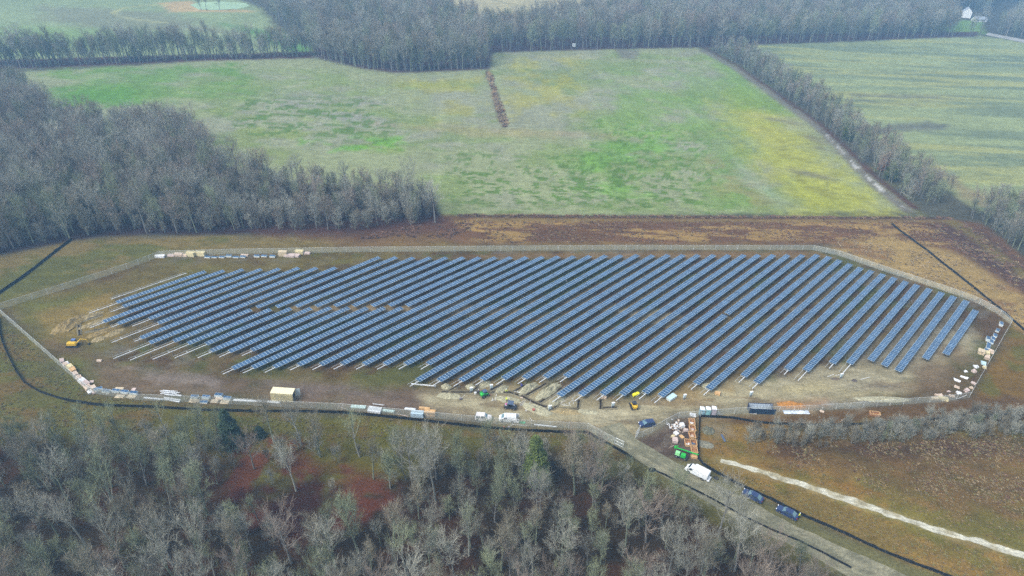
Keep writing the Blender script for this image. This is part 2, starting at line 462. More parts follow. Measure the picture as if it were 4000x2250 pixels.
# wood floors
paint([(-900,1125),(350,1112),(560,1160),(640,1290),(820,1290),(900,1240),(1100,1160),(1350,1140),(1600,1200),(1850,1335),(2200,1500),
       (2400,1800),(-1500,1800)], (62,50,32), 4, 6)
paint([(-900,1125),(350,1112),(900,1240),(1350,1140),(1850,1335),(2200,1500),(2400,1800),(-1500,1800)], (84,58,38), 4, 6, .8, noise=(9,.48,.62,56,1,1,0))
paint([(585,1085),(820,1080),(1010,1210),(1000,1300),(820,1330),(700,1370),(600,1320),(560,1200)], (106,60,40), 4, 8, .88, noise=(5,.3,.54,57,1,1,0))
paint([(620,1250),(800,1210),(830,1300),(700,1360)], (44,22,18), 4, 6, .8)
paint([(760,1045),(1060,1058),(1040,1190),(850,1190),(780,1120)], (104,100,36), 4, 6, .8, noise=(6,.3,.5,58,1,1,0))
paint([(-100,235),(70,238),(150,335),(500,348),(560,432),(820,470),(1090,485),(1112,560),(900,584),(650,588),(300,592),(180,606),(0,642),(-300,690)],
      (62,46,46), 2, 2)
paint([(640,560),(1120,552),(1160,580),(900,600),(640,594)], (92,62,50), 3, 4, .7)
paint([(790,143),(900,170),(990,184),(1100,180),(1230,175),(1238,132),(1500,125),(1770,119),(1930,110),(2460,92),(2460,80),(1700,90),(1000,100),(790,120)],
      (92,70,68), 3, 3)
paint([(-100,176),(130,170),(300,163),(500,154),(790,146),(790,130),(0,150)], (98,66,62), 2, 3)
paint([(1225,178),(1240,215),(1250,260),(1262,300),(1272,318)], (104,84,74), 1.5, 2., .95, closed=False, width=1.9)
paint([(1225,178),(1240,215),(1250,260),(1262,300),(1272,318)], (196,162,112), 1, 2., .8, closed=False, width=1.5, noise=(4,.52,.6,59,1,1,0))
# drill rows and tramlines in the crop
for pl_, an, per, am in ((C_main, .12, 3.4, .035), (C_main, .12, 19., .05), (D_, 1.52, 16., .05)):
    pw = W(pl_); inn = sdist(GX, GY, pw) < -4 if True else None
    u_ = GX * math.cos(an) + GY * math.sin(an) + (fbm(GX, GY, 60, 81, 2) - .5) * 6
    lines = np.clip(np.cos(u_ / per * 2 * math.pi) - .55, 0, 1) / .45
    C3[inn] *= (1 + am * 2 * (lines[inn] - .25) * (fbm(GX[inn], GY[inn], 30, 82, 3) + .3))[:, None]
# fine grain everywhere
gn = 1 + .34 * (fbm(GX, GY, 2.2, 71, 3, 2.2, 1) - .5) + .30 * (fbm(GX, GY, 22, 72, 4) - .5)
C3 *= gn[:, None]

def sheet(name, X, Y, Z, C, nrow, ncl, material):
    me = bpy.data.meshes.new(name)
    nv = nrow * ncl
    me.vertices.add(nv)
    me.vertices.foreach_set('co', np.stack([X, Y, Z], 1).astype(np.float32).ravel())
    i = (np.arange(nrow - 1)[:, None] * ncl + np.arange(ncl - 1)[None, :]).ravel()
    q = np.stack([i, i + 1, i + ncl + 1, i + ncl], 1).astype(np.int32)
    me.loops.add(q.size)
    me.loops.foreach_set('vertex_index', q.ravel())
    me.polygons.add(len(q))
    me.polygons.foreach_set('loop_start', np.arange(0, q.size, 4, dtype=np.int32))
    me.update(calc_edges=True)
    at = me.color_attributes.new('Col', 'FLOAT_COLOR', 'POINT')
    at.data.foreach_set('color', np.concatenate([C, np.ones((nv, 1))], 1).astype(np.float32).ravel())
    me.materials.append(material)
    o = bpy.data.objects.new(name, me)
    COL.objects.link(o)
    o['kind'] = 'structure'
    return o

def soil_material(name, sc1=1.3, sc2=.35, amt=.35):
    m = bpy.data.materials.new(name); m.use_nodes = True
    t = m.node_tree; b = t.nodes['Principled BSDF']
    b.inputs['Roughness'].default_value = 1.; b.inputs['Specular IOR Level'].default_value = .1
    at = t.nodes.new('ShaderNodeAttribute'); at.attribute_name = 'Col'
    tc = t.nodes.new('ShaderNodeTexCoord')
    last = at.outputs['Color']
    fac = None
    for sc, lo, hi, st in ((sc1, 1 - amt, 1 + amt, (1, 1.3, 1)), (sc2, 1 - amt * .7, 1 + amt * .7, (.6, 1, 1))):
        mp = t.nodes.new('ShaderNodeMapping'); mp.inputs['Scale'].default_value = st
        nz = t.nodes.new('ShaderNodeTexNoise'); nz.inputs['Scale'].default_value = sc; nz.inputs['Detail'].default_value = 6
        nz.inputs['Roughness'].default_value = .7
        t.links.new(tc.outputs['Object'], mp.inputs[0]); t.links.new(mp.outputs[0], nz.inputs['Vector'])
        mr = t.nodes.new('ShaderNodeMapRange')
        mr.inputs[1].default_value = .3; mr.inputs[2].default_value = .7; mr.inputs[3].default_value = lo; mr.inputs[4].default_value = hi
        t.links.new(nz.outputs[0], mr.inputs[0])
        vm = t.nodes.new('ShaderNodeVectorMath'); vm.operation = 'SCALE'
        t.links.new(last, vm.inputs[0]); t.links.new(mr.outputs[0], vm.inputs['Scale'])
        last = vm.outputs[0]; fac = fac or nz.outputs[0]
    t.links.new(last, b.inputs['Base Color'])
    bp = t.nodes.new('ShaderNodeBump'); bp.inputs['Strength'].default_value = .6; bp.inputs['Distance'].default_value = .25
    t.links.new(fac, bp.inputs['Height']); t.links.new(bp.outputs[0], b.inputs['Normal'])
    return m
soil = soil_material('soil_and_grass')
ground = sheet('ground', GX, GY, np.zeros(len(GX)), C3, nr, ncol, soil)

# lane, gravel track: sheets above the ground
def ribbon(name, L, Rr, col, col2, z, step=1.0, nw=14, wob=.5, seed=5, ruts=True):
    L, Rr = W(L), W(Rr)
    def res(pl, n):
        pl = np.array(pl); d = np.r_[0, np.cumsum(np.hypot(*np.diff(pl, axis=0).T))]
        t = np.linspace(0, d[-1], n)
        return np.stack([np.interp(t, d, pl[:, 0]), np.interp(t, d, pl[:, 1])], 1)
    ln = np.hypot(*np.diff(np.array(L), axis=0).T).sum()
    n = int(ln / step)
    a, b = res(L, n), res(Rr, n)
    wn = (fbm(a[:, 0], a[:, 1], 3, seed, 3) - .5) * wob * 2
    wm = (fbm(b[:, 0], b[:, 1], 3, seed + 9, 3) - .5) * wob * 2
    d = (b - a); dl = np.linalg.norm(d, axis=1)[:, None]; dn = d / dl
    a = a - dn * wn[:, None]; b = b + dn * wm[:, None]
    t = np.linspace(0, 1, nw)
    X = (a[:, None, 0] * (1 - t) + b[:, None, 0] * t).ravel(); Y = (a[:, None, 1] * (1 - t) + b[:, None, 1] * t).ravel()
    T = np.tile(t, n)
    m = fbm(X, Y, 2.5, seed + 3, 4, 1, 1)
    c = alb(col)[None, :] * (1 - sstep(.4, .7, m))[:, None] + alb(col2)[None, :] * sstep(.4, .7, m)[:, None]
    if ruts:
        r = np.exp(-((T - .3) / .05) ** 2) + np.exp(-((T - .62) / .05) ** 2)
        c = c * ((1 + .16 * r * (m > .35)) * (1 - .10 * np.exp(-((T - .46) / .09) ** 2)))[:, None]
    return sheet(name, X, Y, np.full(len(X), z), c, n, nw, soil)
ribbon('access_road',
       [(1478,1084),(1545,1118),(1600,1156),(1640,1180),(1720,1228),(1800,1276),(1900,1330),(2050,1402),(2150,1458),(2230,1510),(2400,1620)],
       [(1560,1062),(1602,1104),(1640,1128),(1700,1164),(1752,1184),(1805,1220),(1900,1268),(2000,1322),(2100,1368),(2200,1412),(2300,1456),(2480,1540)],
       (140,138,114), (162,158,132), .006, nw=20)
ribbon('gravel_track', [(x, y + 5 + (y - 1160) * .012) for x, y in TRACK], [(x + 3, y - 6 - (y - 1160) * .012) for x, y in TRACK],
       (226,224,204), (186,178,148), .008, step=.7, wob=.8, seed=31)
ribbon('far_road', [(2480,88),(2500,92),(2540,100),(2640,122)], [(2484,82),(2506,86),(2548,94),(2650,114)], (190,190,182), (170,172,168), .05, step=4, nw=4, wob=.2)
# pond in the far field
pb = bmesh.new()
pp = W([(478,12),(500,6),(560,4),(620,8),(628,15),(600,22),(540,26),(500,24)])
vs = []
for k in range(len(pp)):
    a, b = pp[k], pp[(k + 1) % len(pp)]
    for j in range(3): vs.append(pb.verts.new((a[0] + (b[0] - a[0]) * j / 3, a[1] + (b[1] - a[1]) * j / 3, .06)))
pb.faces.new(vs)
pm = bpy.data.meshes.new('pond'); pb.to_mesh(pm)
pm.materials.append(mat('pond_weed_water', tuple(alb((185,215,165))), .5, noise=.1, scale=.05))
pond = bpy.data.objects.new('pond', pm); COL.objects.link(pond); pond['kind'] = 'structure'

# haze: one closed box of air
hb = MB().box((0, 2500, 62), (14000, 14000, 126.6))
hm = bpy.data.materials.new('haze_air'); hm.use_nodes = True
t = hm.node_tree
for n_ in list(t.nodes):
    if n_.type == 'BSDF_PRINCIPLED': t.nodes.remove(n_)
pv = t.nodes.new('ShaderNodeVolumePrincipled')
pv.inputs['Density'].default_value = HAZE_DENSITY
pv.inputs['Color'].default_value = (*HAZE_COLOR, 1)
pv.inputs['Anisotropy'].default_value = .1
t.links.new(pv.outputs[0], t.nodes['Material Output'].inputs['Volume'])
haze = hb.build('haze', hm)
haze['kind'] = 'stuff'
haze.display_type = 'WIRE'
# ------------------------------------------------------------------ trees
BARK = {'grey': mat('bark_grey', (.17, .168, .15), .9, noise=.35, scale=2),
        'green': mat('bark_lichen', (.165, .19, .125), .9, noise=.35, scale=2),
        'pale': mat('bark_pale', (.25, .255, .215), .9, noise=.3, scale=2)}
TWIG = {'grey': mat('twigs_grey', (.25, .248, .198), .9, rnd=.3),
        'green': mat('twigs_lichen', (.195, .22, .128), .9, rnd=.3),
        'red': mat('twigs_reddish', (.22, .18, .14), .9, rnd=.3),
        'brown': mat('twigs_brown', (.20, .18, .125), .9, rnd=.3)}
def tree_arrays(seed, h=17., spread=4., lo=.35, n1=13, style='round', tw=.04, ntw=4, twl=1.35):
    """(trunk, crown): the trunk with its limbs, and the crown of branches and twigs; z up, base at 0"""
    rg = random.Random(seed)
    T, Cw = MB(), MB()
    def limb(p, d, ln, r, bend, nseg, mb, n, up=.12):
        pts = [Vector(p)]; d = Vector(d).normalized()
        for k in range(nseg):
            d = (d + Vector((rg.uniform(-1, 1), rg.uniform(-1, 1), rg.uniform(-1, 1))) * bend + Vector((0, 0, up))).normalized()
            pts.append(pts[-1] + d * ln / nseg)
        for k in range(nseg):
            mb.tube(pts[k], pts[k + 1], r * (1 - k / nseg * .8), r * (1 - (k + 1) / nseg * .8), n, 0, False)
        return pts
    def twigs(p, d, ln, cnt):
        for _ in range(cnt):
            a = (Vector(d) * .7 + Vector((rg.gauss(0, .55), rg.gauss(0, .55), rg.gauss(.48, .42)))).normalized()
            s = Vector(p) + Vector((rg.uniform(-.2, .2), rg.uniform(-.2, .2), 0))
            L = ln * rg.uniform(.5, 1.3)
            b = a.cross(Vector((rg.uniform(-1, 1), rg.uniform(-1, 1), rg.uniform(-1, 1)))).normalized() * tw * .5
            m = s + a * L * .55 + Vector((rg.uniform(-.12, .12), rg.uniform(-.12, .12), .06))
            e = s + a * L + Vector((0, 0, L * .15))
            Cw.add([s - b, s + b, m + b * .7, m - b * .7, e], [(0, 1, 2, 3), (3, 2, 4)])
    tr = limb((0, 0, 0), (rg.uniform(-.04, .04), rg.uniform(-.04, .04), 1), h * .76, h * .015 + .03, .05, 9, T, 7, .02)
    fork = style == 'fork'
    def along(pts, t):
        t *= len(pts) - 1; k = min(int(t), len(pts) - 2); return pts[k].lerp(pts[k + 1], t - k)
    for i in range(n1):
        t = lo + (1 - lo) * (i + rg.random()) / n1
        p = along(tr, t)
        az = i * 2.4 + rg.uniform(-.5, .5)
        el = R(rg.uniform(20, 50)) + t * R(24)
        prof = {'round': math.sin(math.pi * (.16 + .6 * t)), 'fork': .9, 'tall': .6 + .2 * t}[style]
        L1 = spread * prof * rg.uniform(.75, 1.15)
        d = Vector((math.cos(az) * math.cos(el), math.sin(az) * math.cos(el), math.sin(el)))
        b1 = limb(p, d, L1 * 1.15, h * .0048 * (1.25 - t) + .022, .16, 5, T, 5, .13)
        for j in range(5):
            q = along(b1, .25 + .75 * (j + rg.random()) / 5)
            d2 = (d + Vector((rg.gauss(0, .6), rg.gauss(0, .6), rg.gauss(.42, .35)))).normalized()
            b2 = limb(q, d2, L1 * rg.uniform(.35, .6), .028, .22, 3, Cw, 3, .14)
            for k in range(4):
                s = along(b2, .2 + .8 * (k + rg.random()) / 4)
                d3 = (d2 + Vector((rg.gauss(0, .65), rg.gauss(0, .65), rg.gauss(.4, .4)))).normalized()
                L3 = rg.uniform(.6, 1.3) * spread / 4
                e = s + d3 * L3
                Cw.tube(s, e, .016, .008, 3, 0, False)
                twigs(s.lerp(e, .4), d3, twl, ntw // 2)
                twigs(e, d3, twl, ntw - ntw // 2)
    for _ in range(16):
        q = along(tr, rg.uniform(.8, 1)); twigs(q, (0, 0, 1), twl * 1.3, 3)
    return T, Cw
KINDS = []
def kind(seed, bark, twig, **k):
    T, Cw = tree_arrays(seed, **k)
    J = MB(); J.add(T.v, T.f, 0); J.add(Cw.v, Cw.f, 1)
    KINDS.append(dict(trunk=T.mesh('trunk', BARK[bark]), crown=Cw.mesh('crown', TWIG[twig]), joined=J.mesh('bare_tree', [BARK[bark], TWIG[twig]]),
                      bark=bark, twig=twig, style=k.get('style', 'round')))
kind(1, 'green', 'grey', h=17, spread=4.2)
kind(2, 'grey', 'grey', h=19, spread=4.6, lo=.45)
kind(3, 'green', 'green', h=16, spread=4.0, lo=.3)
kind(4, 'grey', 'red', h=17, spread=4.4, lo=.35)
kind(5, 'green', 'brown', h=18, spread=3.8, lo=.4, style='tall')
kind(6, 'pale', 'grey', h=18, spread=5.0, lo=.5, style='fork', n1=10, ntw=4)
kind(7, 'grey', 'green', h=15, spread=3.6, lo=.25)
kind(8, 'pale', 'green', h=17, spread=5.0, lo=.42, style='fork', n1=8, ntw=2, twl=1.6)      # thin open crown
kind(9, 'grey', 'brown', h=8, spread=2.6, lo=.12, n1=14, twl=1.1)                              # shrub-like
kind(10, 'green', 'grey', h=9, spread=3.2, lo=.08, n1=14, twl=1.2)
LEAN = -.075
def tree_matrix(x, y, rz, s, lean=None, z=-.15):
    l = LEAN if lean is None else lean
    return Matrix.Translation((x, y, z)) @ Matrix.Rotation(l, 4, 'Y') @ Matrix.Rotation(rz, 4, 'Z') @ Matrix.Diagonal((s[0], s[0], s[1], 1))
N_TREE = 0
def tree(k, x, y, s, label, group, name='bare_tree', rg=random):
    global N_TREE
    o = bpy.data.objects.new(name, None); COL.objects.link(o)
    sz = s * rg.uniform(.92, 1.1)
    o.matrix_world = tree_matrix(x, y, rg.uniform(0, 6.28), (s, sz), LEAN + rg.uniform(-.04, .04))
    tag(o, label, 'tree', group)
    part('trunk', KINDS[k]['trunk'], o)
    part('crown', KINDS[k]['crown'], o)
    N_TREE += 1
    return o
def scatter(poly, step, seed, jit=.42):
    rg = random.Random(seed)
    a = np.array(poly); out = []
    x0, x1, y0, y1 = a[:, 0].min(), a[:, 0].max(), a[:, 1].min(), a[:, 1].max()
    r = 0; y = y0
    while y < y1:
        x = x0 + (r % 2) * step / 2
        while x < x1:
            px, py = x + rg.uniform(-jit, jit) * step, y + rg.uniform(-jit, jit) * step
            if inside(px, py, poly): out.append((px, py))
            x += step
        y += step * .87; r += 1
    return out
kinds_col = bpy.data.collections.new('tree_kinds')
for i, k in enumerate(KINDS):
    o = bpy.data.objects.new('tree_kind_%02d' % i, k['joined']); kinds_col.objects.link(o)
def gn_group(name, coll):
    ng = bpy.data.node_groups.new(name, 'GeometryNodeTree')
    ng.interface.new_socket('Geometry', in_out='INPUT', socket_type='NodeSocketGeometry')
    ng.interface.new_socket('Geometry', in_out='OUTPUT', socket_type='NodeSocketGeometry')
    n = ng.nodes
    gi, go = n.new('NodeGroupInput'), n.new('NodeGroupOutput')
    ip = n.new('GeometryNodeInstanceOnPoints')
    ci = n.new('GeometryNodeCollectionInfo'); ci.inputs['Collection'].default_value = coll
    ci.inputs['Separate Children'].default_value = True; ci.inputs['Reset Children'].default_value = True
    def at(nm, ty):
        a = n.new('GeometryNodeInputNamedAttribute'); a.data_type = ty; a.inputs['Name'].default_value = nm
        return [s_ for s_ in a.outputs if s_.enabled and s_.name == 'Attribute'][0]
    ip.inputs['Pick Instance'].default_value = True
    ng.links.new(gi.outputs[0], ip.inputs['Points'])
    ng.links.new(ci.outputs[0], ip.inputs['Instance'])
    ng.links.new(at('idx', 'INT'), ip.inputs['Instance Index'])
    ng.links.new(at('rot', 'FLOAT_VECTOR'), ip.inputs['Rotation'])
    ng.links.new(at('scl', 'FLOAT_VECTOR'), ip.inputs['Scale'])
    ng.links.new(ip.outputs[0], go.inputs[0])
    return ng
GN_TREES = gn_group('plant_trees', kinds_col)
def stuff_points(name, recs, ng, label=None):
    """recs: (x, y, z, euler, (sx, sy, sz), index)"""
    me = bpy.data.meshes.new(name)
    me.from_pydata([r_[:3] for r_ in recs], [], [])
    a = me.attributes.new('idx', 'INT', 'POINT'); a.data.foreach_set('value', [r_[5] for r_ in recs])
    a = me.attributes.new('rot', 'FLOAT_VECTOR', 'POINT'); a.data.foreach_set('vector', [c for r_ in recs for c in r_[3]])
    a = me.attributes.new('scl', 'FLOAT_VECTOR', 'POINT'); a.data.foreach_set('vector', [c for r_ in recs for c in r_[4]])
    o = bpy.data.objects.new(name, me); COL.objects.link(o)
    md = o.modifiers.new('scatter', 'NODES'); md.node_group = ng
    tag(o, label, None, None, 'stuff')
    return o
def wood(name, polys, step, seed, kinds, smin, smax, label, skip=None, sfun=None):
    rg = random.Random(seed); recs = []
    for poly in polys:
        for x, y in scatter(poly, step, seed):
            if skip and skip(x, y): continue
            s = rg.uniform(smin, smax) * (sfun(x, y) if sfun else 1)
            e = (Matrix.Rotation(LEAN + rg.uniform(-.04, .04), 3, 'Y') @ Matrix.Rotation(rg.uniform(0, 6.28), 3, 'Z')).to_euler()
            recs.append((x, y, -.15, tuple(e), (s, s, s * rg.uniform(.9, 1.12)), rg.choice(kinds)))
    return stuff_points(name, recs, GN_TREES, label)

rg = random.Random(77)
# --- foreground wood: every tree a thing of its own (the 300 largest in the photo)
FG = W([(-60,1170),(0,1150),(180,1140),(350,1130),(520,1160),(620,1235),(700,1300),(830,1330),(880,1290),(960,1230),(1060,1200),(1200,1185),(1330,1165),
        (1420,1175),(1560,1215),(1700,1275),(1800,1340),(1900,1385),(2000,1425),(2080,1475),(2180,1540),(2150,1640),(-200,1640)])
lane_l = W([(1545,1118),(1600,1156),(1720,1228),(1900,1330),(2050,1402),(2230,1510),(2400,1620)])
def near_line(x, y, pl, d):
    for (ax, ay), (bx, by) in zip(pl[:-1], pl[1:]):
        ex, ey = bx - ax, by - ay
        t = max(0, min(1, ((x - ax) * ex + (y - ay) * ey) / (ex * ex + ey * ey)))
        if math.hypot(x - ax - t * ex, y - ay - t * ey) < d: return True
    return False
HOLLOW = W([(590,1130),(800,1090),(960,1180),(1000,1300),(830,1380),(670,1370),(590,1240)])
pts = [p for p in scatter(FG, 5.7, 5) if not near_line(*p, lane_l, 7.5) and not (inside(*p, HOLLOW) and rg.random() < .86)]
pts.sort(key=lambda p: p[1])
KN = {'grey': 'grey', 'green': 'lichen green', 'red': 'reddish', 'brown': 'brown'}
xa, xb, xc = P(560, 1300)[0], P(1000, 1300)[0], P(1450, 1300)[0]
FGT = []
def single_out(recs, most=16):
    by = {}
    for r_ in recs: by.setdefault(r_[0], []).append(r_)
    for lab, rs_ in by.items():
        rs_.sort(key=lambda q: q[1] / (q[2] + 90))
        n = len(rs_)
        for i, q in enumerate(rs_):
            if n == 2: q[3]['label'] = lab + (', the left one' if i == 0 else ', the right one')
            elif n > 2: q[3]['label'] = lab + f', {["first","second","third","fourth","fifth","sixth","seventh","eighth","ninth","tenth","eleventh","twelfth"][min(i, 11)]} from left'
def where(x, y):
    t = x / (y + 50); d = y
    a = 'along the upper edge' if d > 132 else 'at the bottom' if d < 102 else 'halfway down'
    b = ('of the left corner wood' if t < -.62 else 'below the long steel beams' if t < -.40 else 'below the red-brown hollow' if t < -.16 else
         'left of the olive cedar' if t < .04 else 'below the olive cedar' if t < .24 else 'beside the lane')
    return a + ' ' + b
def where_old(x, y):
    if x < xa: return 'in the left of the foreground wood'
    if x < xb: return 'below the red-brown hollow of the foreground wood'
    if x < xc: return 'in the middle of the foreground wood'
    return 'in the foreground wood beside the access lane'
far_fg = pts[250:]
for x, y in pts[:250]:
    k = rg.choice([0, 0, 1, 1, 2, 2, 3, 3, 4, 4, 5, 6, 7])
    kd = KINDS[k]
    s = rg.uniform(.45, 1.0)
    size = 'tall' if s > .8 else 'small' if s < .58 else 'middling'
    lab = f"{size} {KN[kd['twig']]} {'forked' if kd['style']=='fork' else 'narrow' if kd['style']=='tall' else 'rounded'} tree {where(x, y)}"
    FGT.append((lab, x, y, tree(k, x, y, s, lab, 'leafless trees of the foreground wood', rg=rg)))
single_out(FGT)
# --- single trees standing clear of the wood
SINGLE = [(758,1118,5,.85,'tall pale forked tree standing in front of the tan storage container'),
          (905,1150,7,.85,'thin open-crowned tree in the meadow below the orange lumber stack'),
          (1165,1142,7,.5,'thin pale tree whose branches cross the white mottled car'),
          (690,1112,4,.8,'narrow leafless tree left of the tan storage container, below the silt fence'),
          (806,1150,4,.8,'narrow dark-stemmed tree right of the tan storage container'),
          (420,1085,7,.62,'thin leafless tree by the silt fence below the scattered steel beams'),
          (300,1092,7,.6,'small open tree by the silt fence below the module pallets'),
          (520,1090,5,.6,'pale forked tree left of the dark conifer'),
          (640,1180,3,.75,'reddish-twigged tree above the red-brown hollow'),
          (745,1235,5,.8,'pale forked tree standing in the red-brown hollow'),
          (1000,1150,2,.6,'lichen green tree at the right end of the yellow-green clearing'),
          (1290,1180,7,.75,'thin open tree left of the olive cedar'),
          (1235,1130,7,.6,'thin tree at the silt fence between the olive cedar and the two white vans'),
          (1075,1180,0,.8,'grey rounded tree at the right edge of the yellow-green clearing'),
          (1095,1260,5,.95,'large pale forked tree in the upper middle of the foreground wood'),
          (940,1205,4,.7,'narrow tree at the foot of the yellow-green clearing'),
          (560,1150,6,.7,'small green-twigged tree left below the dark conifer'),
          (480,1120,2,.66,'lichen green tree left of the dark conifer at the wood edge'),
          (1440,1150,3,.6,'reddish-twigged tree right of the olive cedar near the lane'),
          (1500,1168,0,.6,'grey-twigged tree nearest the bend of the lane fence'),
          (1095,560,1,1.0,'tall tree at the right tip of the left wood'),
          (1040,545,5,1.25,'largest rounded tree near the right tip of the left wood')]
for x, y, k, s, lab in SINGLE:
    p = P(x, y); tree(k, p[0], p[1], s, lab, None, rg=rg)
recs = []
for x, y in far_fg:
    s = rg.uniform(.5, .82)
    e = (Matrix.Rotation(LEAN, 3, 'Y') @ Matrix.Rotation(rg.uniform(0, 6.28), 3, 'Z')).to_euler()
    recs.append((x, y, -.15, tuple(e), (s, s, s), rg.randrange(8)))
# small growth between the tall trees and along the wood edge
EDGE = W([(-60,1120),(0,1105),(300,1095),(560,1100),(640,1130),(760,1120),(1000,1150),(1250,1120),(1500,1150),(1600,1200),(1350,1200),(1100,1210),
          (900,1260),(620,1220),(520,1180),(300,1160),(-60,1180)])
for x, y in scatter(EDGE, 4.2, 9) + scatter(FG, 7.5, 10):
    if near_line(x, y, lane_l, 4) or (inside(x, y, HOLLOW) and rg.random() < .7): continue
    s = rg.uniform(.35, .75)
    e = (Matrix.Rotation(LEAN, 3, 'Y') @ Matrix.Rotation(rg.uniform(0, 6.28), 3, 'Z')).to_euler()
    recs.append((x, y, -.15, tuple(e), (s, s, s), rg.choice([8, 9, 9, 6])))
stuff_points('undergrowth', recs, GN_TREES, 'saplings and brush between the trees of the foreground wood')
# --- other woods
BELT = W([(1870,1122),(2000,1130),(2150,1122),(2350,1108),(2640,1095),(2700,1060),(2640,1040),(2400,1052),(2200,1075),(2000,1085),(1890,1098)])
bp = scatter(BELT, 5.0, 21)
WIL = []
for x, y in sorted(bp, key=lambda q: q[1])[:60]:
    k = rg.choice([9, 9, 2, 6, 8])
    pr = P(2150, 1100)[0]; s = rg.uniform(.42, .7)
    lab = ('larger ' if s > .56 else 'smaller ') + ('grey-green willow' if k in (8, 9) else 'slender tree') + (' in the left half of the brushy belt' if x < pr else ' in the right half of the brushy belt')
    WIL.append((lab, x, y, tree(k, x, y, s * (.62 if k in (2, 6) else 1), lab, 'willows and slender trees of the brushy belt', 'willow_tree' if k in (8, 9) else 'bare_tree', rg=rg)))
single_out(WIL)
wood('willow_brush', [BELT], 2.1, 22, [8, 9, 9, 8], .28, .58, 'low willow brush in the belt right of the waste heap')
W1 = W([(-120,235),(70,236),(150,330),(500,345),(560,430),(820,470),(1010,484),(1085,500),(1100,562),(900,578),(650,584),(300,590),(180,604),(0,640),(-160,670)])
wood('left_wood', [W1], 5.4, 23, [0, 1, 2, 3, 4, 6, 3, 1], .78, 1.12, 'leafless wood left of the big field',
     sfun=lambda x, y: 1 - .32 * max(0, min(1, (x + 150) / 60)), skip=lambda x, y: x > -125 and (math.sin(x * .31 + y * .17) + math.sin(x * .11 - y * .23)) > .9)
wood('left_wood_brush', [W1], 5.0, 24, [8, 9], .5, .9, 'brush along the foot of the left wood')
wood('far_hedgerow', [W([(-100,176),(130,170),(300,162),(500,152),(785,144),(785,134),(500,140),(0,158),(-100,162)])], 4.0, 25, [0, 1, 2, 4, 6, 9], .8, 1.3,
     'leafless tree row behind the big field on the left')
WA = W([(788,142),(800,152),(850,164),(900,171),(990,183),(1100,178),(1225,172),(1236,134),(1440,127),(1750,120),(1770,119),(1930,111),(2150,104),(2460,89),
        (2475,84),(2395,92),(2400,66),(2370,40),(2420,20),(2480,40),(2500,10),(2700,0),(2700,-60),(2000,-70),(1780,-30),(1720,10),(1560,36),(1400,62),(1245,92),(1190,72),(1080,40),(990,20),
        (900,0),(660,-10),(665,22),(700,60),(735,82),(775,112)])
wood('far_wood', [WA], 8.0, 26, [0, 1, 2, 4, 3, 6], 1.1, 1.5, 'big leafless wood across the top of the view')
front = W([(788,142),(850,164),(900,171),(990,183),(1100,178),(1225,172),(1232,160),(1100,168),(990,172),(900,162),(800,140)])
wood('far_wood_edge', [front], 4.6, 27, [4, 6, 1], .9, 1.15, 'stems along the edge of the far wood')
wood('far_wood_right', [W([(2520,72),(2500,84),(2530,92),(2640,108),(2700,100),(2700,30),(2560,50)])], 8, 28, [0, 1, 2], 1., 1.3, 'far wood beside the road at top right')
wood('pond_trees', [W([(480,28),(560,30),(680,26),(700,16),(640,26),(500,22)])], 9, 29, [4, 6], .7, 1., 'thin trees on the pond bank')
wood('pond_wood', [W([(440,-8),(660,4),(690,20),(640,2),(480,-4)])], 8, 30, [0, 1, 2], .9, 1.1, 'wood behind the far pond')
wood('corner_wood', [W([(-100,2),(60,-4),(160,-20),(-100,-30)])], 9, 33, [0, 1, 2], .9, 1.1, 'wood at the top left corner')
HEDGE = W([(1772,121),(1856,166),(1955,236),(2066,314),(2145,388),(2205,446),(2300,519),(2350,522),(2400,500),(2318,440),(2215,362),(2120,295),(2030,228),(1950,180),(1880,134)])
wood('hedgerow', [HEDGE], 5.4, 31, [0, 2, 4, 6, 3, 9], .55, .88, 'belt of leafless trees down the right side of the big field')
wood('right_wood', [W([(2425,548),(2465,565),(2520,610),(2590,676),(2760,800),(2800,600),(2640,545),(2480,528)])], 4.6, 32, [0, 2, 3, 6, 9], .7, 1.0,
     'leafless wood at the right edge behind the silt fence')

# --- evergreens
needle = mat('conifer_needles', (.030, .052, .028), .8, rnd=.2, noise=.5, scale=.8)
cedar = mat('cedar_foliage', (.085, .115, .025), .8, noise=.4, scale=.9)
rusty = mat('beech_leaves', (.22, .10, .05), .8, noise=.3, scale=1)
def evergreen(name, x, y, h, r, m, label, seed, round_=False):
    rg = random.Random(seed); p = P(x, y)
    o = empty(name, p, 0, label, 'tree')
    MB().tube((0, 0, -.2), (LEAN * h, 0, h * .9), .22, .05, 7).build('trunk', BARK['grey'], o)
    c = MB()
    for _ in range(2600):
        t = rg.random() ** .8
        rad = r * ((math.sin(min(1, .12 + 1.1 * (1 - t)) * math.pi / 2)) if round_ else (1 - t) ** .75 + .04) * (1 + .22 * math.sin(t * 23 + rg.random()))
        az = rg.uniform(0, 6.283); q = rad * math.sqrt(rg.uniform(.25, 1))
        z = h * (.06 + .94 * t)
        cpt = Vector((math.cos(az) * q + LEAN * z, math.sin(az) * q, z))
        a = Vector((math.cos(az), math.sin(az), rg.uniform(-.5, .4))).normalized() * rg.uniform(.25, .55)
        b = a.cross(Vector((rg.gauss(0, .3), rg.gauss(0, .3), 1))).normalized() * rg.uniform(.10, .22)
        c.add([cpt - a * .4 - b, cpt + a * .2 - b * .8, cpt + a, cpt + a * .2 + b * .8, cpt - a * .4 + b], [(0, 1, 2, 3, 4)])
    c.build('crown', m, o)
    return o
evergreen('conifer', 588, 1120, 11.5, 3.1, needle, 'dark dense conifer between the silt fence and the red-brown hollow', 1)
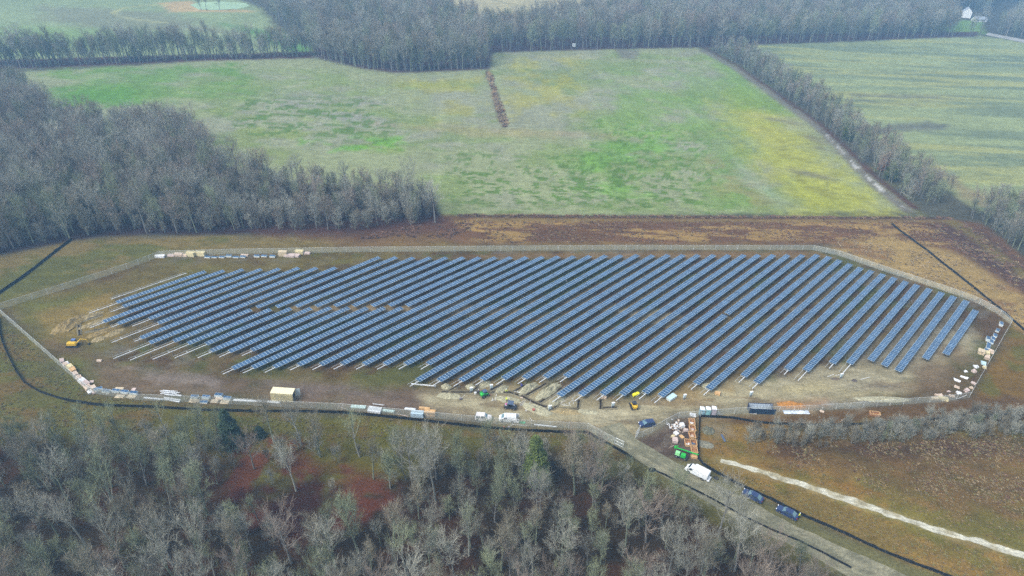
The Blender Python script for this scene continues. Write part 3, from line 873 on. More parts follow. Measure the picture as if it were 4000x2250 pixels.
evergreen('conifer', 655, 1098, 3.2, 1.2, needle, 'small dark conifer just right of the taller one below the storage container', 2)
evergreen('cedar_tree', 1350, 1215, 15, 2.7, cedar, 'round-topped olive green cedar in the foreground wood', 3, True)
evergreen('cedar_tree', 1040, 530, 6, 1.6, needle, 'small dark evergreen in front of the right tip of the left wood', 4, True)
evergreen('cedar_tree', 2132, 352, 10, 3.2, cedar, 'dark evergreen bush in the middle of the right tree belt', 5, True)
evergreen('cedar_tree', 2238, 452, 9, 3.0, cedar, 'dark evergreen bush near the lower end of the right tree belt', 6, True)
evergreen('beech_tree', 2222, 430, 9, 2.6, rusty, 'small rust coloured tree beside the lower evergreen of the right tree belt', 7, True)
evergreen('holly_bush', 212, 545, 8, 3., needle, 'dark green holly in the lower left of the left wood', 8, True)
evergreen('holly_bush', 345, 152, 9, 4., needle, 'green bush in the far left tree row', 9, True)

# --- weeds and brush on open ground
weeds_col = bpy.data.collections.new('weed_kinds')
WM = [mat('dry_reed', (.36, .28, .16), .9, rnd=.25), mat('dead_weed', (.20, .115, .07), .9, rnd=.3), mat('rough_grass', (.25, .24, .10), .9, rnd=.3),
      mat('straw', (.27, .20, .10), .9, rnd=.3)]
for i, m in enumerate(WM):
    rg2 = random.Random(i + 50); b = MB()
    for _ in range(34):
        a = rg2.uniform(0, 6.28); q = rg2.uniform(0, .55); x, y = math.cos(a) * q, math.sin(a) * q
        hh = rg2.uniform(.2, .62); lx, ly = rg2.gauss(0, .22), rg2.gauss(0, .22); wv = rg2.uniform(.02, .05); ca, sa = math.cos(a) * wv, math.sin(a) * wv
        b.add([(x - ca, y - sa, 0), (x + ca, y + sa, 0), (x + lx + ca * .5, y + ly + sa * .5, hh), (x + lx * 1.5, y + ly * 1.5, hh * .95)], [(0, 1, 2), (0, 2, 3)])
    o = bpy.data.objects.new('weed_kind_%d' % i, b.mesh('weed', m)); weeds_col.objects.link(o)
GN_WEEDS = gn_group('plant_weeds', weeds_col)
TRW = W(TRACK)
def weeds(name, specs, seed, label):
    rg = random.Random(seed); recs = []
    for poly, step, kinds, s0, s1 in specs:
        pl = W(poly); pp_ = scatter(pl, step, seed + 1, .6)
        xs = np.array([p[0] for p in pp_]); ys_ = np.array([p[1] for p in pp_])
        dens = fbm(xs, ys_, 7, seed + 3, 3)
        for (x, y), dn in zip(pp_, dens):
            if dn < rg.uniform(.3, .6) or near_line(x, y, TRW, 2.6): continue
            s = rg.uniform(s0, s1)
            recs.append((x, y, 0, (0, 0, rg.uniform(0, 6.28)), (s, s, s * rg.uniform(.7, 1.3)), rg.choice(kinds)))
    return stuff_points(name, recs, GN_WEEDS, label)
weeds('dead_weeds', [(STRIP, 1.3, [1, 3, 3, 1], .35, .85), ([(1080,560),(1180,560),(1180,600),(900,600)], 1.6, [1], .8, 1.5),
                     ([(1150,540),(2395,547),(2395,553),(1150,547)], 1.1, [1, 1, 3], .7, 1.3)], 61, 'dark dead weeds and pale reeds on the strip behind the solar site')
weeds('ditch_reeds', [([(1228,190),(1240,190),(1262,262),(1282,318),(1262,320),(1248,270),(1234,225)], 1.2, [0, 0, 1], .8, 1.5)], 62, 'reeds along the ditch in the big field')
weeds('straw_grass', [([(2100,600),(2400,640),(2640,800),(2576,845),(2460,765),(2110,640)], 1.8, [3, 0], .5, 1.1),
                      ([(2330,560),(2450,570),(2700,740),(2760,800),(2576,735),(2440,650)], 1.8, [1, 3], .7, 1.3)], 63, 'straw coloured grass beside the top right silt fence')
weeds('meadow_grass', [(MEAD, .85, [3, 3, 2, 3], .22, .5), ([(1900,1120),(2700,1100),(2700,1290),(2350,1250),(2000,1180)], 1.0, [0, 3, 3, 1], .25, .7)],
      64, 'tawny grass and dark weeds in the meadow right of the lane')
weeds('field_edge_grass', [([(-60,820),(0,800),(225,995),(700,1034),(1280,1080),(1480,1090),(1640,1190),(1200,1150),(0,1120)], 1.1, [2, 3, 2], .3, .62)], 65,
      'rough grass between the fence and the foreground wood')
# ------------------------------------------------------------------ solar rows
# surveyed ends of every row: top end x, y, lower module end x, y, lower end of the bare rails x, y, and where a row is split in two
ROWS = [
    (-110.46,195.77,-126.55,177.82,-126.55,177.82), (-104.43,197.09,-123.46,175.83,-128.78,169.54), (-98.56,198.26,-120.43,173.87,-122.47,170.54),
    (-92.54,199.73,-121.99,165.39,-124.54,162.19), (-86.51,200.59,-117.34,164.79,-118.54,163.12), (-80.56,201.58,-109.57,168.18,-112.59,163.95),
    (-74.21,202.82,-105.89,166.15,-114.52,155.78), (-68.11,203.49,-107.38,158.49,-108.49,156.82), (-61.74,204.33,-103.75,156.38,-110.31,148.59),
    (-48.23,213.3,-97.45,157.74,-105.39,148.22,26.1,24.9), (-42.29,213.96,-92.95,157.04,-99.42,149.11,28.2,26.9), (-36.12,214.29,-87.88,157.36,-93.52,149.95,29.2,28.1),
    (-30.12,215.11,-85.15,154.18,-87.64,150.94,34.4,33.3), (-24.31,215.76,-79.96,154.41,-81.78,151.78,35.2,34.4), (-18.22,216.45,-73.95,155.57,-75.95,153.05,34.6,33.7),
    (-12.4,217.1,-76.18,147.02,-78.11,144.54,46.9,45.8), (-6.62,217.75,-70.97,147.91,-72.64,145.27,46.9,45.7), (-0.93,218.61,-65.24,148.64,-67.05,146.19,46.6,45.5),
    (4.83,219.26,-58.85,150.1,-60.61,147.81), (10.76,220.15,-52.78,150.8,-54.7,148.62), (16.59,221.11,-46.93,151.64,-48.71,149.15),
    (22.4,221.92,-40.82,152.09,-42.65,149.77), (28.41,222.9,-34.98,152.6,-36.74,150.28), (34.39,223.88,-29.12,153.12,-30.77,150.81),
    (40.21,224.76,-22.82,153.77,-24.77,151.47), (46.47,225.7,-24.7,146.21,-26.66,143.8), (52.33,226.13,-18.84,146.71,-20.75,144.43),
    (58.28,227.04,-12.81,147.23,-14.89,145.05), (64.11,227.7,-6.93,148.16,-8.84,145.86), (69.93,228.35,-0.99,149.11,-2.96,146.57),
    (75.92,229.03,4.85,149.83,2.95,147.29), (81.83,229.7,10.74,150.78,8.91,148.35), (87.8,230.37,16.55,151.5,14.79,149.03),
    (93.48,231.02,14.47,143.23,12.52,140.63), (99.38,231.69,20.35,143.92,18.33,141.51), (105.2,232.34,26.42,144.76,24.33,142.41),
    (111.07,233.01,31.79,145.08,29.76,142.57,58.6,58.1), (116.99,233.83,38.26,146.33,36.2,143.8), (121.19,232.74,42.52,145.35,40.31,142.51),
    (124.31,230.37,53.5,151.59,51.6,149.06), (127.4,227.89,56.57,149.47,54.75,146.79), (130.33,225.36,68.23,156.18,65.94,153.4),
    (133.59,223.52,71.24,153.54,69.13,150.96), (136.91,221.3,82.11,160.38,80.26,158.31), (140.19,219.1,87.59,160.38,83.68,155.59),
    (143.32,216.75,97.03,164.78,94.96,162.4), (146.42,214.79,102.3,165.04,98.22,160.28), (149.74,212.41,109.57,167.19,109.57,167.19),
    (153.16,210.38,112.72,164.89,112.72,164.89), (156.2,208.06,115.82,162.64,115.82,162.64), (159.36,205.5,127.38,169.65,127.38,169.65),
    (159.34,199.52,135.09,172.56,135.09,172.56),
]

steel = mat('galvanised_steel', (.50, .53, .53), .45, .35, noise=.12, scale=3)
steel_d = mat('shaded_leg_steel', (.12, .12, .12), .7)  # legs coloured dark to stand in for the shade under the modules
steel_w = mat('bright_steel', (.66, .69, .70), .4, .2, noise=.08, scale=3)
frame_m = mat('module_frame', (.44, .56, .63), .45, .1)
def glass_cells():
    m = mat('module_cells', (.029, .074, .148), .28, 0, spec=.35, rnd=.24)
    return m
cells = glass_cells()
back_m = mat('module_back', (.35, .38, .40), .6)
def panel_mesh():
    b = MB(); x, y, f, c = .492, .985, .04, .016
    xs = [-x, -x + f, x - f, x]; ysn = [-y, -y + f, -c, c, y - f, y]
    vs = [(a, bb, .02) for bb in ysn for a in xs]
    fs, ms = [], []
    for j in range(5):
        for i in range(3):
            q = j * 4 + i
            fs.append((q, q + 1, q + 5, q + 4)); ms.append(1 if i == 1 and j in (1, 3) else 0)
    o = len(vs); vs += [(-x, -y, -.02), (x, -y, -.02), (x, y, -.02), (-x, y, -.02)]
    fs += [(o + 3, o + 2, o + 1, o), (0, o, o + 1, 3), (3, o + 1, o + 2, 23), (23, o + 2, o + 3, 20), (20, o + 3, o, 0)]
    ms += [2, 0, 0, 0, 0]
    b.v, b.f, b.m = vs, fs, ms
    return b.mesh('solar_panel', [frame_m, cells, back_m])
PANEL = panel_mesh()
ORD1 = ['', 'first', 'second', 'third', 'fourth', 'fifth', 'sixth', 'seventh', 'eighth', 'ninth', 'tenth', 'eleventh', 'twelfth', 'thirteenth', 'fourteenth',
        'fifteenth', 'sixteenth', 'seventeenth', 'eighteenth', 'nineteenth']
TENS = {2: ('twenty', 'twentieth'), 3: ('thirty', 'thirtieth'), 4: ('forty', 'fortieth'), 5: ('fifty', 'fiftieth')}
def ordinal(n):
    if n < 20: return ORD1[n]
    return TENS[n // 10][0] + '-' + ORD1[n % 10] if n % 10 else TENS[n // 10][1]
RACK_Z, TILT = 1.4, -.035
def rack(i, B, T, x0, x1, xr, label):
    """modules from x0 to x1 along the row, rails from xr to x1"""
    hd = math.atan2(T[1] - B[1], T[0] - B[0])
    dx, dy = math.cos(hd), math.sin(hd)
    nm = 'solar_rack' if x1 - x0 > 1 or xr == x0 else 'rack_frame'
    root = empty('solar_rack', (B[0] + dx * x0, B[1] + dy * x0, 0), hd, label, 'solar rack', 'rows of solar racks on the fenced site')
    L = x1 - x0; bare = x0 - xr
    n = max(0, round(L / 1.0)) if i else 0
    for k in range(n):
        pc = L / n
        part('solar_panel', PANEL, root, ((k + .5) * pc, 0, RACK_Z), (TILT, 0, 0))
    a, b_ = -bare, L
    zt = RACK_Z - .10
    MB().box(((a + b_) / 2, -.42, zt + .0), (b_ - a, .17, .12)).build('rail', steel_w, root)
    MB().box(((a + b_) / 2, .70, zt - .06), (b_ - a, .07, .08)).build('rail', steel, root)
    if bare > .8 or i == 0:
        xs = [-.35] if bare < 5 and i else []
        x = -.35 - 5.2
        if i == 0: x = b_ - 2.
        while x > a + .8: xs.append(x); x -= 5.2 if i else 6.5
        for x in xs:
            br = MB().box((x, .14, zt - .13), (.08, 1.35, .07))
            br.tube((x + .3, -.42, zt - .1), (x, .4, zt - .1), .03, .03, 4)
            br.build('brace', steel, root)
    lg = MB(); x = a + 1.2
    while x < b_ - .3:
        lg.box((x, -.42, (zt - .1) / 2), (.09, .09, zt - .1)); lg.tube((x, -.42, .5), (x, .68, zt - .1), .03, .03, 4); x += 4.3
    o = lg.build('leg', steel_d, root); o['kind'] = 'stuff'
for i, r_ in enumerate(ROWS):
    T, B, F = r_[0:2], r_[2:4], r_[4:6]
    ln = math.hypot(T[0] - B[0], T[1] - B[1]); bare = math.hypot(F[0] - B[0], F[1] - B[1])
    od = ordinal(i + 1)
    if i == 0:
        rack(0, B, T, 0, ln, 0, 'bare steel rack without modules, first row at the left end of the site')
    elif len(r_) > 6:
        up, lo = r_[6], r_[7] - .6 if i != 36 else r_[7] - .5
        up += .2
        rack(i, B, T, 0, lo, -bare, f'{od} solar row from the left, its nearer section below the narrow gap')
        rack(i, B, T, up, ln, up, f'{od} solar row from the left, its farther section above the narrow gap')
    else:
        if bare < .3: d = 'ending without bare rails'
        elif bare > 5: d = 'with long bare rails at its lower end'
        else: d = 'with short bare rails at its lower end'
        if i == 51: d = 'the shortest, last at the right end'
        rack(i, B, T, 0, ln, -bare, f'{od} solar row from the left, {d}')

# ------------------------------------------------------------------ chain link fence with its gates
FH = 2.15
link = mat('chain_link_mesh', (.48, .52, .46), .6, .1, alpha=.34)
post_m = mat('fence_post_steel', (.66, .69, .68), .5, .2)
fp = W(FENCE)
fence = empty('chain_link_fence', (fp[-1][0], fp[-1][1], 0), 0, 'galvanised chain link fence running round the whole solar site', 'fence')
off = Vector((-fp[-1][0], -fp[-1][1], 0))
POST = MB().tube((0, 0, 0), (0, 0, FH + .08), .038, .038, 6).mesh('post', post_m)
SPAN = {}
for (ax, ay), (bx, by) in zip(fp[:-1], fp[1:]):
    ln = math.hypot(bx - ax, by - ay); n = max(1, round(ln / 4.4)); hd = math.atan2(by - ay, bx - ax); sl = ln / n
    key = round(sl, 3)
    if key not in SPAN:
        SPAN[key] = (MB().add([(0, 0, .03), (sl, 0, .03), (sl, 0, FH), (0, 0, FH)], [(0, 1, 2, 3)]).mesh('mesh_panel', link),
                     MB().tube((0, 0, FH), (sl, 0, FH), .022, .022, 5).mesh('top_rail', post_m))
    for k in range(n):
        p = Vector((ax + (bx - ax) * k / n, ay + (by - ay) * k / n, 0)) + off
        part('post', POST, fence, p)
        part('mesh_panel', SPAN[key][0], fence, p, (0, 0, hd))
        part('top_rail', SPAN[key][1], fence, p, (0, 0, hd))
part('post', POST, fence)
def gate(a, b, label):
    a, b = N(*a), N(*b); ln = (b - a).length
    o = empty('gate', a, head(a, b), label, 'gate')
    f = MB()
    for z in (.15, 1.15, 2.1): f.tube((0, 0, z), (ln, 0, z), .035, .035, 6)
    for x in (0, ln): f.tube((x, 0, .1), (x, 0, 2.15), .04, .04, 6)
    f.tube((0, 0, .15), (ln, 0, 1.15), .02, .02, 5)
    f.build('frame', mat('gate_tube', (.7, .74, .74), .4, .2), o)
    MB().add([(0, .01, .15), (ln, .01, .15), (ln, .01, 2.1), (0, .01, 2.1)], [(0, 1, 2, 3)]).build('mesh_panel', link, o)
gate((2401,1733), (2434,1749), 'left gate leaf standing open beside the lane')
gate((2481,1712), (2497,1687), 'right gate leaf swung open behind the dark hatchback')

# ------------------------------------------------------------------ silt fences
fabric = mat('black_fabric', (.008, .009, .011), .9)
stake_m = mat('wood_stake', (.10, .08, .05), .9)
def silt(pts, label, h=.95, seed=1):
    pl = W(pts); rg = random.Random(seed)
    o = empty('silt_fence', (pl[0][0], pl[0][1], 0), 0, label, 'silt fence')
    f, st = MB(), MB(); d = 0; prev = None
    for (ax, ay), (bx, by) in zip(pl[:-1], pl[1:]):
        ln = math.hypot(bx - ax, by - ay); n = max(1, round(ln / 1.2)); nx, ny = -(by - ay) / ln, (bx - ax) / ln
        for k in range(n + (1 if (bx, by) == pl[-1] else 0)):
            x = ax + (bx - ax) * k / n - pl[0][0]; y = ay + (by - ay) * k / n - pl[0][1]
            w_ = rg.uniform(-.05, .05); hh = h * rg.uniform(.85, 1.08)
            cur = [(x + nx * (w_ - .03), y + ny * (w_ - .03), 0), (x + nx * (w_ * .3 - .02), y + ny * (w_ * .3 - .02), hh),
                   (x + nx * (w_ * .3 + .02), y + ny * (w_ * .3 + .02), hh), (x + nx * (w_ + .3), y + ny * (w_ + .3), 0)]
            if prev:
                f.add(prev + cur, [(0, 4, 5, 1), (1, 5, 6, 2), (2, 6, 7, 3)])
            prev = cur
            if k % 2 == 0: st.box((x - nx * .06, y - ny * .06, hh / 2 + .06), (.045, .045, hh + .12))
    f.build('fabric', fabric, o)
    s_ = st.build('stake', stake_m, o); s_['kind'] = 'stuff'
silt([(180,604),(140,634),(95,670),(50,704),(0,738),(-40,765)], 'black silt fence in the grass at the far left, below the left wood', seed=1)
silt([(-4,800),(0,835),(6,862),(18,891),(40,935),(58,961),(78,975),(100,987),(140,1001),(180,1011),(248,1021),(400,1027),(520,1034),(640,1037),(760,1037),(860,1040),
      (960,1049),(1080,1062),(1200,1076),(1300,1084),(1400,1089),(1478,1090)], 'long curved black silt fence outside the lower run of chain link fence', seed=2)
silt([(1480,1092),(1520,1114),(1555,1133),(1592,1155)], 'short black silt fence along the lane beside the left gate leaf', seed=3)
silt([(1640,1182),(1672,1196),(1706,1214),(1755,1238),(1802,1262),(1866,1298),(1946,1336),(2010,1362),(2078,1396),(2140,1430)],
     'black silt fence along the left verge of the access lane', .6, 4)
silt([(1759,1050),(1757,1100),(1755,1152),(1768,1170),(1800,1190),(1866,1224),(1940,1258),(2018,1298),(2120,1342),(2226,1391),(2300,1420),(2370,1446),(2460,1482)],
     'black silt fence from the toilets down the right side of the lane', .9, 5)
silt([(1762,1049),(1842,1053),(1898,1063),(1966,1069),(2050,1071),(2146,1070),(2250,1063),(2306,1059),(2410,1051),(2500,1047),(2576,1045),(2680,1040)],
     'black silt fence running right through the brushy belt', .85, 6)
silt([(2242,564),(2263,582),(2331,631),(2366,660),(2434,713),(2469,742),(2510,775),(2544,804),(2576,832),(2640,886)],
     'black silt fence climbing diagonally past the top right corner of the site', .9, 7)

# ------------------------------------------------------------------ mounds and trenches
soil_y = soil_material('heap_soil', 1.2, 3., .35)
def mound(x, y, lx, ly, h, rz, col, label, seed, name='soil_mound', cat='soil mound', native=True):
    p = N(x, y) if native else P(x, y)
    n = 26; rr = np.linspace(-1, 1, n); U, V = np.meshgrid(rr, rr)
    rad = np.sqrt(U ** 2 + V ** 2) + (fbm(U * 3 + seed, V * 3, 1, seed, 3) - .5) * .5
    Z = np.clip(1 - rad, 0, 1) ** .75 * h * (1 + (fbm(U * 8 + seed, V * 8, 1, seed + 4, 3) - .5) * 1.6) - .03 - .25 * (rad > 1)
    ca, sa = math.cos(rz), math.sin(rz); X = U * lx * .55; Y = V * ly * .55
    m = fbm(U * 4, V * 4, 1, seed + 9, 4).ravel()[:, None]
    C = alb(col)[None, :] * (.72 + .56 * m)
    o = sheet(name, (X * ca - Y * sa).ravel(), (X * sa + Y * ca).ravel(), Z.ravel(), C, n, n, soil_y)
    del o['kind']
    o.location = p
    o.data.polygons.foreach_set('use_smooth', [True] * len(o.data.polygons))
    return tag(o, label, cat, 'heaps of dug soil' if cat == 'soil mound' else None)
PALE, TAN_, BRN = (196,192,162), (182,166,126), (170,150,104)
AZ = R(48)
for a in [(272,1268,10.5,5,1.6,R(70),BRN,'large brown soil mound beside the mini excavator'), (345,1238,8,2.4,.7,AZ,TAN_,'soil ridge under the end of the second solar row'),
          (372,1262,9,2.2,.7,AZ,TAN_,'soil ridge along the trench right of the large brown mound'), (398,1298,8,2.2,.7,AZ,BRN,'soil ridge right of the excavator bucket'),
          (448,1302,6,2.4,.8,AZ,TAN_,'orange-brown soil mound farthest right in the left digging area'),
          (388,1325,4,2.4,.7,AZ,TAN_,'small pale soil mound right of the mini excavator'),
          (1743,1512,2.6,2.2,1.1,0,PALE,'round pale gravel mound left of the trenches'), (1755,1548,6.2,2.4,.9,0,PALE,'long pale gravel heap left of the green loader'),
          (1838,1512,2.6,2.2,1.,0,PALE,'pale mound behind the leftmost inverter box'), (1895,1502,4,2.4,.8,AZ,PALE,'pale mound behind the green loader'),
          (1960,1522,4.4,2.2,.8,AZ,PALE,'pale ridge behind the standing worker'), (2062,1518,7,2.6,1.1,AZ,PALE,'broad pale spoil ridge right of the worker in blue'),
          (2140,1530,10,3.,1.2,AZ,PALE,'largest pale spoil ridge between two trenches'), (2175,1568,7,2.2,.8,AZ,PALE,'pale spoil ridge left of the pipe bundle'),
          (1985,1562,7,2.6,.5,R(-10),PALE,'low pale spoil heap behind the dark utility vehicle'), (2100,1600,8,3.4,.7,R(-25),PALE,'low pale heap under the scattered conduits'),
          (2210,1607,8,2.4,.5,R(-3),TAN_,'low tan heap along the trench below the split rows'), (2290,1610,6,1.8,.45,0,PALE,'low pale heap right of the tan trench heap'),
          (2770,1508,4,2.5,.5,0,PALE,'low pale heap near the broken crate'), (3450,1560,16,2.4,.5,R(3),PALE,'long low pale bank inside the right lower fence')]:
    x, y, lx, ly, h, rz, c_, lab = a
    mound(x, y, lx, ly, h, rz, c_, lab, int(x) % 97)
mound(3092, 1583, 7.6, 2.6, 1.0, R(-2), (204,148,84), 'bright orange sand heap right of the dumpster', 3, 'sand_heap', 'sand heap')
mound(2765, 1682, 3.2, 3., .9, .3, (128,128,108), 'grey brush heap in the meadow corner below the toilets', 8, 'brush_heap', 'brush heap')
mound(2752, 1735, 4.6, 2.6, .35, -.2, (150,148,130), 'low grey heap of chippings beside the lane silt fence', 9, 'brush_heap', 'heap of chippings')
trench_shade = (58, 48, 38)  # bed colour that paints in the shade of a dug cut
def trench(pts, wd, seed):
    pl = [N(*p) for p in pts]; L_, R_ = [], []
    for k, p in enumerate(pl):
        d = (pl[min(k + 1, len(pl) - 1)] - pl[max(k - 1, 0)]).normalized(); nn = Vector((-d.y, d.x, 0)) * wd / 2
        L_.append(p + nn); R_.append(p - nn)
    n = 6; t_ = np.linspace(0, 1, n)
    m = max(8, int(sum((b - a).length for a, b in zip(pl[:-1], pl[1:])) / .6))
    def rs(q):
        q = np.array([v[:2] for v in q]); d = np.r_[0, np.cumsum(np.hypot(*np.diff(q, axis=0).T))]; s_ = np.linspace(0, d[-1], m)
        return np.stack([np.interp(s_, d, q[:, 0]), np.interp(s_, d, q[:, 1])], 1)
    a, b = rs(L_), rs(R_)
    X = (a[:, None, 0] * (1 - t_) + b[:, None, 0] * t_).ravel(); Y = (a[:, None, 1] * (1 - t_) + b[:, None, 1] * t_).ravel()
    prof = np.tile(np.array([.02, .28, .012, .012, .28, .02]), m)
    Z = prof + (prof > .1) * (fbm(X, Y, 1.2, seed, 2) - .4) * .3
    T_ = np.tile(t_, m); edge = (np.abs(T_ - .5) > .25)
    C = np.where(edge[:, None], alb((150,142,116)), alb(trench_shade)) * (.8 + .4 * fbm(X, Y, .8, seed, 3))[:, None]
    return sheet('trench', X, Y, Z, C, m, n, soil_y)
for k, (pts, wd) in enumerate([([(1725,1532),(1800,1533),(1880,1532),(1990,1533)], 1.6), ([(1990,1533),(2040,1548),(2090,1575),(2130,1590),(2165,1597)], 1.8),
                  ([(1745,1533),(1792,1505)], 1.3), ([(1840,1533),(1880,1502)], 1.3), ([(1905,1532),(1965,1498)], 1.4), ([(2000,1535),(2060,1500)], 1.5),
                  ([(2050,1548),(2135,1498)], 1.5), ([(2105,1575),(2200,1512)], 1.6), ([(2165,1597),(2190,1560)], 1.4), ([(2170,1597),(2260,1600)], 1.2),
                  ([(2262,1560),(2257,1596)], 1.3), ([(2347,1560),(2346,1598)], 1.3), ([(2350,1594),(2410,1594)], 1.3),
                  ([(305,1240),(312,1310)], 1.3), ([(312,1258),(400,1232)], 1.1), ([(314,1282),(470,1236)], 1.1), ([(330,1300),(450,1276)], 1.1)]):
    trench(pts, wd, 40 + k)

# ------------------------------------------------------------------ materials of the goods
wood_m = mat('raw_wood', (.52, .33, .15), .8, noise=.25, scale=4)
wood_d = mat('plywood_floor', (.34, .17, .07), .8, noise=.3, scale=4)
osb = mat('strand_board', (.48, .40, .27), .8, noise=.25, scale=9)
card = mat('cardboard', (.50, .40, .31), .85, noise=.15, scale=3)
card_p = mat('pink_cardboard', (.47, .38, .34), .85, noise=.15, scale=3)
card_y = mat('yellow_wrap', (.54, .47, .27), .7, noise=.15, scale=3)
foam = mat('white_foam', (.62, .63, .63), .7, noise=.3, scale=3)
white = mat('white_paint', (.72, .75, .76), .35, spec=.5)
pale_blue = mat('pale_blue_board', (.44, .60, .64), .5, noise=.08)
black = mat('black_rubber', (.018, .018, .02), .8)
dglass = mat('dark_glass', (.03, .045, .06), .12, spec=.6)
lglass = mat('window_glass', (.11, .19, .21), .12, spec=.6)
red_l = mat('tail_lamp_red', (.25, .01, .01), .3)
lamp = mat('lamp_glass', (.7, .72, .72), .15)
rim_m = mat('rim_metal', (.30, .31, .33), .35, .6)
navy = mat('navy_paint', (.024, .042, .11), .28, spec=.6)
green = mat('green_paint', (.02, .38, .05), .35, spec=.5)
yellow = mat('yellow_paint', (.62, .40, .03), .4)
dark = mat('dark_metal', (.035, .04, .05), .5)
slate = mat('slate_plastic', (.07, .10, .16), .5)
hivis = mat('hi_vis_cloth', (.62, .75, .05), .8)
blue_c = mat('blue_cloth', (.02, .05, .42), .8)
jeans = mat('dark_trousers', (.035, .04, .055), .9)
skin_m = mat('skin', (.42, .26, .18), .6)

def module_stack(x, y, rz, h, label, tilt=0., top=True, pal=True):
    p = N(x, y); o = empty('module_pallet', p, rz, label, 'pallet of modules', 'pallets of solar modules waiting along the fence')
    b = MB()
    for yy in (-.45, 0, .45): b.box((0, yy, .07), (2.0, .1, .1))
    for k in range(6): b.box((-.9 + .36 * k, 0, .135), (.12, 1.05, .03))
    b.build('pallet', wood_m, o)
    s_ = MB(); n = max(2, round((h - .15) / .16)); dz = (h - .15) / n
    for k in range(n): s_.box((0, 0, .15 + dz * (k + .5)), (1.99, 1.0, dz * .82))
    s_.build('module_edges', mat('stack_edges', (.55, .62, .62), .5, noise=.1), o)
    t_ = part('solar_panel', PANEL, o, (0, 0, h + .03), (0, 0, math.pi / 2))
    return o
mp = [(386,1527,R(28),.9,'module pallet tilted at the lower left fence corner, leftmost of the blue stacks'),
      (417,1533,R(-3),.75,'module pallet second from the lower left fence corner'), (455,1532,R(-3),.75,'module pallet with a strand board sheet behind it, lower left'),
      (489,1536,R(-4),.75,'module pallet between two others above the left strand board sheet'), (524,1540,R(-3),.75,'module pallet at the right end of the lower left row'),
      (762,1556,R(-1),.8,'module pallet at the left end of the group left of the container'), (806,1557,R(-2),.8,'module pallet behind the foam-wrapped small stack'),
      (856,1549,R(-3),.8,'module pallet set highest in the group left of the container'), (889,1561,R(-3),.8,'module pallet at the right end of the group left of the container'),
      (798,1573,R(0),.45,'low module pallet nearest the fence left of the container'),
      (811,1007,0,.55,'leftmost module pallet of the top fence row'), (838,1007,0,.4,'second module pallet of the top fence row'),
      (867,1007,0,.5,'pale-topped module pallet, third in the top fence row'), (895,1004,0,.75,'tallest module pallet in the top fence row'),
      (922,1007,0,.45,'low module pallet right of the tallest one by the top fence'), (949,1006,0,.5,'module pallet with cardboard behind it by the top fence'),
      (1004,1004,0,.7,'first module pallet right of the break in the top row'), (1032,1003,0,.55,'middle one of three module pallets right of the break'),
      (1065,1005,0,.7,'right one of three module pallets right of the break'),
      (3908,1271,R(62),.95,'module pallet nearest the right corner of the fence'), (3895,1294,R(50),.6,'second module pallet below the right fence corner'),
      (3885,1315,R(58),.7,'third module pallet below the right fence corner'), (3877,1328,R(60),.7,'module pallet touching the third one at the right fence'),
      (3856,1330,R(60),1.1,'module pallet standing left of the right fence line, tallest there'), (3871,1340,R(60),.7,'module pallet in the middle of the right fence row'),
      (3860,1350,R(60),.6,'low module pallet behind the last two by the right fence'), (3857,1362,R(60),.8,'last but one module pallet above the timber sheets'),
      (3851,1372,R(60),.5,'module pallet half hidden by the timber sheets at the right fence')]
for a in mp: module_stack(*a)

def carton(x, y, w_, d_, h, rz, m, label, name='cardboard_box', cat='box', slump=0., grp=None):
    o = empty(name, N(x, y), rz, label, cat, grp)
    b = MB(); sd_ = random.Random(int(x * 7 + y)); j = lambda a: a + sd_.uniform(-slump, slump)
    W2, D2 = w_ / 2, d_ / 2
    vs = [(j(-W2), j(-D2), 0), (j(W2), j(-D2), 0), (j(W2), j(D2), 0), (j(-W2), j(D2), 0)]
    vs += [(j(v[0]) * .97, j(v[1]) * .97, h + sd_.uniform(-slump, slump) * .7) for v in vs]
    b.add(vs, [(3, 2, 1, 0), (0, 1, 5, 4), (1, 2, 6, 5), (2, 3, 7, 6), (3, 0, 4, 7), (4, 5, 6, 7)])
    b.build('carton', m, o)
    l_ = MB().box((0, 0, h + .03), (w_ * 1.02, d_ * .48, .03), .0).box((0, 0, h * .5), (w_ * 1.03 + slump, .07, h * .8))
    l_.build('flap', m, o)
    return o
def flat_sheet(x, y, w_, d_, rz, m, label, name='board_sheet', n=2, z=.0, cat='board'):
    o = empty(name, N(x, y), rz, label, cat)
    for k in range(n): MB().box((.03 * k, .02 * k, .04 + z + .07 * k), (w_ - .1 * k, d_ - .05 * k, .05)).build('board', m, o)
    return o
# leftmost diagonal line of cartons along the fence
diag = [(243,1412,1.9,1.1,.5,card_p,'flattened pink carton at the top of the left line of cartons'), (262,1424,2.2,1.,.35,foam,'white sheet pile behind the top of the left line of cartons'),
        (258,1430,1.5,1.4,.9,card,'beige carton second from the top in the left line'), (275,1439,1.7,1.4,1.,card_y,'mustard carton in the upper part of the left line'),
        (287,1452,1.8,1.3,1.,wood_m,'orange-brown crate carton in the left line'), (297,1468,1.8,1.4,1.,card,'beige carton in the middle of the left line'),
        (309,1481,1.7,1.4,.9,card,'grey-beige carton just above the white and green bags'), (322,1492,1.9,1.5,.8,foam,'white bags with green print in the left line'),
        (335,1504,2.,1.6,.9,card_p,'pink-lined open carton near the lower end of the left line'), (345,1518,1.7,1.4,.8,card,'beige carton below the pink-lined one'),
        (366,1522,1.6,1.3,1.0,card,'brown carton beside the leftmost module pallet'), (352,1533,1.5,1.,.4,foam,'white sacks in the corner of the fence at lower left'),
        (368,1533,1.3,1.,.4,card_p,'crushed carton at the foot of the leftmost module pallet')]
